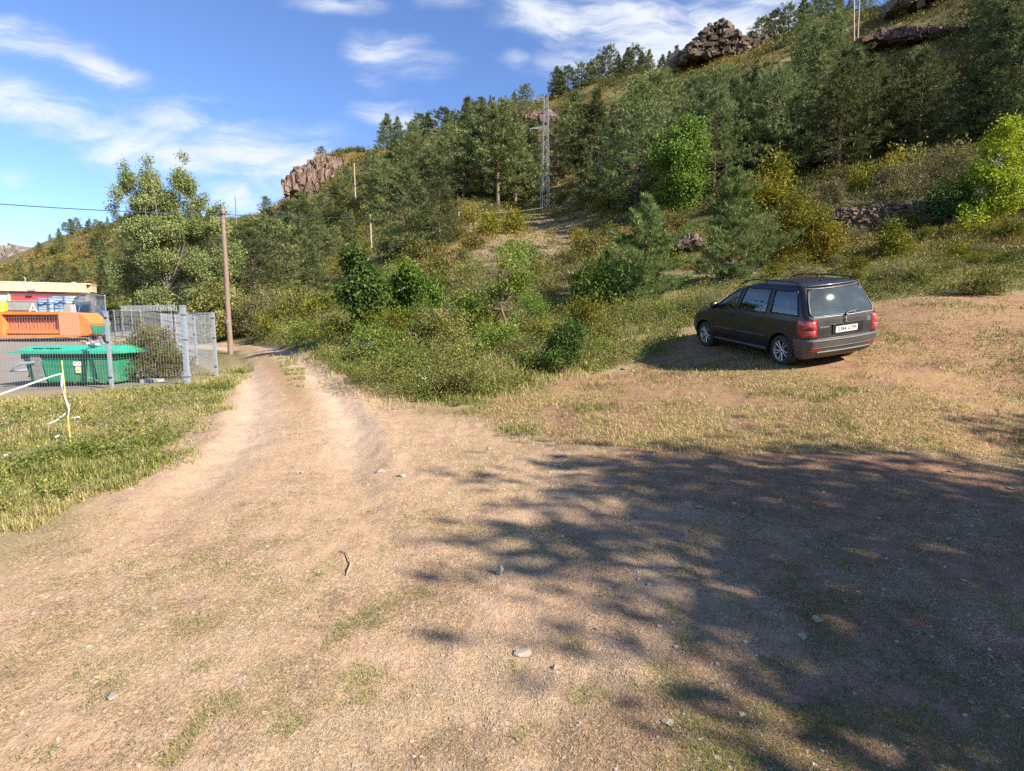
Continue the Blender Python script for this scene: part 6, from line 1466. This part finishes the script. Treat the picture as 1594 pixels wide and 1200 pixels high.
for sx in (-1, 1):
    side_glass('front', sx, DOOR['f', sx]); side_glass('rear', sx, DOOR['r', sx]); side_glass('quarter', sx, car, 'quarter_window')
    # black pillar between rear quarter glass and tailgate, door mouldings, handles, sill
    v = np.array([[(sx * (side_x(y, z) + .003), y, z) for y in np.linspace(y0_, y1_, 4)] for z, y0_, y1_ in [(1.06, -.985, -.875), (1.28, -.985, -.89), (1.49, -.985, -.895)]])
    Geo().add(v, [[a_ * 4 + b_, a_ * 4 + b_ + 1, a_ * 4 + b_ + 5, a_ * 4 + b_ + 4] for a_ in range(2) for b_ in range(3)], .5, 0, True).obj('door_pillar', M['trim'], car)
    for key, y0_, y1_ in (('f', .14, .9), ('r', -.86, .06)):
        Geo().tube([(sx * (side_x(y, .565) + .004), y, .565) for y in np.linspace(y0_, y1_, 9)], .016, 6).obj('side_moulding', M['bumper'], DOOR[key, sx])
    for key, y in (('f', .26), ('r', -.70)):
        hx = side_x(y, .88); Geo().tube([(sx * (hx - .005), y - .1, .885), (sx * (hx + .035), y - .07, .885), (sx * (hx + .035), y + .07, .885), (sx * (hx - .005), y + .1, .885)], .015, 6).obj('door_handle', M['paint'], DOOR[key, sx])
    Geo().tube([(sx * (side_x(y, .31) + .012), y, .30) for y in np.linspace(-.9, .92, 9)], .028, 6).obj('sill', M['bumper'], car)
    g = Geo(); mp_ = [(.0, -.085), (.06, -.075), (.085, -.03), (.088, .03), (.06, .075), (0, .09)]
    g.lathe(mp_, 'x', 18); vv_ = g.v[-1]; vv_[:, 1] *= .75; vv_[:, 0] *= 1.25; vv_ += np.array([sx * .975, .83, 1.075])
    mo = g.obj('wing_mirror', M['paint'], car); Geo().bar((sx * .84, .84, 1.03), (sx * .95, .83, 1.05), .05).obj('mirror_arm', M['trim'], mo)
    # roof rail
    pr = [(-1.62, 1.57), (-1.56, 1.63), (-1.42, 1.652), (-.8, 1.664), (-.2, 1.66), (.06, 1.625), (.16, 1.58), (.22, 1.54)]
    rail = Geo().tube([(sx * np.interp(y, [-1.6, .3], [.665, .66]), y, z) for y, z in pr], .015, 8).obj('roof_rail', M['trim'], car)
    g = Geo()
    for y in (-1.5, -.62, .05): g.bar((sx * .665, y, 1.57), (sx * .665, y, np.interp(y, [q[0] for q in pr], [q[1] for q in pr])), .035)
    g.obj('rail_foot', M['trim'], rail)
    for key, pts in (('f', [(.985, .36), (.985, 1.0)]), ('r', [(.10, .36), (.10, 1.02)]), ('r', [(-.945, .72), (-.945, 1.02)]), ('f', [(.1, .34), (.98, .34)]), ('r', [(-.86, .34), (.1, .34)])):
        Geo().tube([(sx * (side_x(y, z) - .002), y, z) for y, z in [(pts[0][0] + (pts[1][0] - pts[0][0]) * t, pts[0][1] + (pts[1][1] - pts[0][1]) * t) for t in np.linspace(0, 1, 8)]], .006, 4).obj('door_gap', M['trim'], DOOR[key, sx])
# rear window
Z = np.linspace(RW[1], RW[2], 14); v = []
for z in Z: v.append([(x, rear_y(x, z) - .004, z) for x in np.linspace(-RW[0](z), RW[0](z), 25)])
v = np.array(v); i = np.arange(13)[:, None] * 25; j = np.arange(24)[None]
rwo = Geo().add(v, np.stack([i + j, i + j + 1, i + 25 + j + 1, i + 25 + j], -1).reshape(-1, 4), .5, 0, True).obj('rear_window', M['rear_glass'], tail)
lp = [(x, rear_y(x, RW[1]) - .004, RW[1]) for x in np.linspace(-RW[0](RW[1]), RW[0](RW[1]), 14)] + [(RW[0](z), rear_y(RW[0](z), z) - .004, z) for z in Z] + [(x, rear_y(x, RW[2]) - .004, RW[2]) for x in np.linspace(RW[0](RW[2]), -RW[0](RW[2]), 14)] + [(-RW[0](z), rear_y(RW[0](z), z) - .004, z) for z in Z[::-1]]
Geo().tube(lp, .014, 5, caps=False).obj('window_seal', M['trim'], rwo)
Geo().tube([(x, rear_y(x, 1.012) - .010, 1.012 + .01 * (x / .7) ** 2) for x in np.linspace(-.74, .74, 15)], .006, 5).obj('tailgate_lip', M['galv'], tail)
Geo().tube([(-.03, -2.12, 1.02), (.04, -2.10, 1.055), (.42, -2.065, 1.075)], [.024, .02, .010], 6).obj('rear_wiper', M['trim'], tail)
# windscreen
Z = np.linspace(FWN[1], FWN[2], 9)
def front_y(x, z):
    h = outline(z)[-24:]; return np.interp(-abs(x), -h[:, 0], h[:, 1])
v = np.array([[(x, front_y(x, z) + .004, z) for x in np.linspace(-FWN[0](z), FWN[0](z), 15)] for z in Z]); i = np.arange(8)[:, None] * 15; j = np.arange(14)[None]
Geo().add(v, np.stack([i + j + 1, i + j, i + 15 + j, i + 15 + j + 1], -1).reshape(-1, 4), .5, 0, True).obj('windscreen', M['car_glass'], car)
# lamps wrapped round the corners
def corner_patch(sx, s0, s1, z0, z1, off, mat, name, parent, rear=True, nz_=7, ns=16):
    rows = []
    for z in np.linspace(z0, z1, nz_):
        h = outline(z); h = h if rear else h[::-1]
        s = np.concatenate([[0], np.cumsum(np.hypot(*np.diff(h, axis=0).T))]); q = np.linspace(s0, s1, ns)
        x = np.interp(q, s, h[:, 0]); y = np.interp(q, s, h[:, 1]); tx, ty = np.gradient(x), np.gradient(y); L = np.hypot(tx, ty)
        nx, ny = ty / L, -tx / L
        if not rear: nx, ny = -nx, -ny
        e = np.minimum(1, np.minimum(np.arange(ns), np.arange(ns)[::-1]) / 1.5) * (.25 if z in (z0, z1) else 1)
        rows.append(np.stack([sx * (x + nx * off * e), y + ny * off * e, np.full(ns, z)], -1))
    v = np.array(rows); i = np.arange(nz_ - 1)[:, None] * ns; j = np.arange(ns - 1)[None]; f = np.stack([i + j, i + j + 1, i + ns + j + 1, i + ns + j], -1).reshape(-1, 4)
    flip = (sx < 0) == rear
    return Geo().add(v, f[:, ::-1] if flip else f, .5, 0, True).obj(name, M[mat], parent)
for sx in (-1, 1):
    l = corner_patch(sx, .665, 1.10, .66, .975, .014, 'lamp_red', 'tail_light', car)
    corner_patch(sx, .70, .90, .83, .95, .022, 'lamp_pink', 'lamp_lens', l); corner_patch(sx, .70, .92, .69, .79, .022, 'lamp_pink', 'lamp_lens', l); corner_patch(sx, .67, 1.09, .80, .815, .017, 'trim', 'lamp_divider', l)
    corner_patch(sx, .56, .84, .385, .425, .008, 'lamp_red', 'reflector', rbo, nz_=3)
    corner_patch(sx, .45, .95, .70, .84, .01, 'headlight', 'headlight', car, False)
g = Geo()
for z, r_ in ((.585, .012), (.45, .008)): g.tube([(x, rear_y(x, z) - .004, z) for x in np.linspace(-.8, .8, 17)], r_, 6)
g.obj('bumper_edge', M['bumper'], rbo)
Geo().tube([(x, rear_y(x, .385) - .006, .36) for x in np.linspace(-.66, .66, 17)], .02, 6).obj('bumper_strip', M['bumper'], rbo)
Geo().tube([(x, rear_y(x, .614) + .002, .616) for x in np.linspace(-.83, .83, 17)], .007, 5).obj('tailgate_gap', M['trim'], tail)
for sx in (-1, 1): Geo().tube([(sx * np.interp(z, [.62, .98], [.66, .66]), rear_y(.66, z) - .001, z) for z in np.linspace(.62, .98, 6)], .005, 4).obj('tailgate_gap', M['trim'], tail)
# number plate, recess, badge and lettering
def text(body, size, mat, parent, loc, name, ex=.002, w=None, off=0):
    cu = bpy.data.curves.new(name, 'FONT'); cu.body = body; cu.size = size; cu.extrude = ex; cu.align_x = 'CENTER'; cu.align_y = 'CENTER'; cu.offset = off; cu.resolution_u = 3
    tmp = bpy.data.objects.new(name, cu); COL.objects.link(tmp); bpy.context.view_layer.update()
    me = bpy.data.meshes.new_from_object(tmp.evaluated_get(bpy.context.evaluated_depsgraph_get())); COL.objects.unlink(tmp); bpy.data.objects.remove(tmp); me.materials.clear(); me.materials.append(M[mat])
    o = link(name, me, parent, loc); o.rotation_euler = (math.pi / 2, 0, 0)
    if w:
        xs = [q.co.x for q in me.vertices]; k = w / (max(xs) - min(xs)); o.scale = (k, 1, 1)
    return o
yp = rear_y(0, .76)
Geo().box((.04, yp + .012, .775), (.74, .04, .185)).obj('plate_recess', M['trim'], tail)
pl = Geo().box((0, yp - .012, .762), (.53, .008, .118)).obj('number_plate', M['plate'], tail)
text('2384 GTM', .098, 'plate_ink', pl, (.012, yp - .0175, .762), 'plate_lettering', w=.44)
bdg = Geo().lathe([(.058, -.006), (.058, .006), (.049, .008), (.049, -.006)], 'y', 32, c=(0, rear_y(0, .92) - .012, .918)).obj('badge', M['chrome'], tail)
Geo().lathe([(0, -.001), (.05, -.001), (.05, .002), (0, .002)], 'y', 28, c=(0, rear_y(0, .92) - .008, .918)).obj('badge_disc', M['trim'], bdg)
yb_ = rear_y(0, .92) - .014; g = Geo()
for pts in ([(-.021, .045), (0, .002), (.021, .045)], [(-.043, .022), (-.02, -.042), (0, .0), (.02, -.042), (.043, .022)]):
    for p_, q_ in zip(pts[:-1], pts[1:]): g.bar((p_[0], yb_, .918 + p_[1]), (q_[0], yb_, .918 + q_[1]), .011)
g.obj('badge_emblem', M['silver'], bdg)
text('TOURAN', .042, 'silver', tail, (-.52, rear_y(.52, .80) - .004, .835), 'badge_lettering', w=.22).rotation_euler = (math.pi / 2, 0, -.06)
text('TDI', .04, 'silver', tail, (.575, rear_y(.575, .9) - .004, .905), 'badge_lettering', w=.10).rotation_euler = (math.pi / 2, 0, .07)
text('DSG', .034, 'silver', tail, (.575, rear_y(.575, .86) - .004, .862), 'badge_lettering', w=.10).rotation_euler = (math.pi / 2, 0, .07)
Geo().lathe([(.0, 0), (.035, .0), (.02, .025), (0, .03)], k=12, c=(0, -1.42, 1.622)).tube([(0, -1.43, 1.64), (0, -1.50, 1.715)], [.008, .005], 6).obj('aerial', M['trim'], car)
Geo().tube([(x, rear_y(x, 1.555) - .012 - .02 * (1 - (x / .6) ** 2), 1.572) for x in np.linspace(-.6, .6, 11)], [.012] + [.02] * 9 + [.012], 8).obj('roof_spoiler', M['dusty'], tail)
Geo().box((0, rear_y(0, 1.545) - .016, 1.548), (.22, .012, .02)).obj('brake_light', M['lamp_red'], tail)
# interior
for row, y in (('front', .18), ('rear', -.72)):
    for x in ((-.37, .37) if row == 'front' else (-.48, 0, .48)):
        w = .48 if row == 'front' else .42
        so_ = Geo().box((x, y + .22, .58), (w, .52, .18), taper=.92).obj('seat', M['seat'], car)
        Geo().box((x, y - .10, .88), (w * .94, .14, .62), Euler((-.22, 0, 0)).to_matrix(), taper=.86).obj('seat_back', M['seat'], so_)
        Geo().lathe([(0, -.12), (.07, -.115), (.085, 0), (.07, .115), (0, .12)], 'x', 14, c=(x, y - .20, 1.29)).obj('headrest', M['seat'], so_)
Geo().box((0, .98, .92), (1.5, .5, .28), taper=.85).obj('dashboard', M['seat'], car)
Geo().tube([(-.37 + .18 * math.cos(a_), .66 + .07 * math.sin(a_), 1.0 + .17 * math.sin(a_)) for a_ in np.linspace(0, 2 * np.pi, 21)], .016, 6, caps=False).obj('steering_wheel', M['seat'], car)
Geo().box((0, -1.55, .98), (1.4, .62, .03)).obj('parcel_shelf', M['seat_pale'], car)
# wheels
def wheel(sx, y):
    o = link('wheel', None, car, (sx * .765, y, RT))
    Geo().lathe([(.205, -.10), (.26, -.105), (.30, -.098), (.314, -.07), (.316, 0), (.314, .07), (.30, .098), (.26, .105), (.205, .10), (.205, -.10)], 'x', 40).obj('tyre', M['tyre'], o)
    g = Geo().lathe([(.212, sx * .095), (.204, sx * .10), (.192, sx * .085), (.192, -sx * .09)], 'x', 40)
    for k in range(10):
        a_ = k / 10 * 2 * np.pi + (.09 if k % 2 else -.09); c_, s_ = math.cos(a_), math.sin(a_)
        p_ = np.array([[sx * .062, .035 * c_, .035 * s_], [sx * .075, .12 * c_, .12 * s_], [sx * .088, .198 * c_, .198 * s_]])
        g.tube(p_, [.021, .018, .021], 6)
    g.lathe([(0, sx * .085), (.035, sx * .083), (.06, sx * .07), (.065, sx * .05)], 'x', 20)
    g.obj('rim', M['rim'], o); Geo().lathe([(0, sx * .02), (.195, sx * .02), (.195, -sx * .02), (0, -sx * .02)], 'x', 28).obj('brake_disc', M['trim'], o)
    an = np.linspace(-.25, np.pi + .25, 25)
    Geo().tube([(sx * (side_x(y + RA * math.cos(a_), max(.22, RT + RA * math.sin(a_))) - .004), y + RA * math.cos(a_), RT + RA * math.sin(a_)) for a_ in an], .014, 6).obj('arch_lip', M['paint'], car)
    v = np.array([[(sx * xx, y + (RA + .01) * math.cos(a_), RT + (RA + .01) * math.sin(a_)) for a_ in an] for xx in (.52, .86)]); n_ = len(an)
    Geo().add(v, [[k, k + 1, n_ + k + 1, n_ + k] for k in range(n_ - 1)], .5, 0, True).add(np.concatenate([v[0], [[sx * .52, y, RT]]]), [[k, k + 1, n_] for k in range(n_ - 1)]).obj('wheel_well', M['trim'], car)
for sx, y in WHEEL: wheel(sx, y)
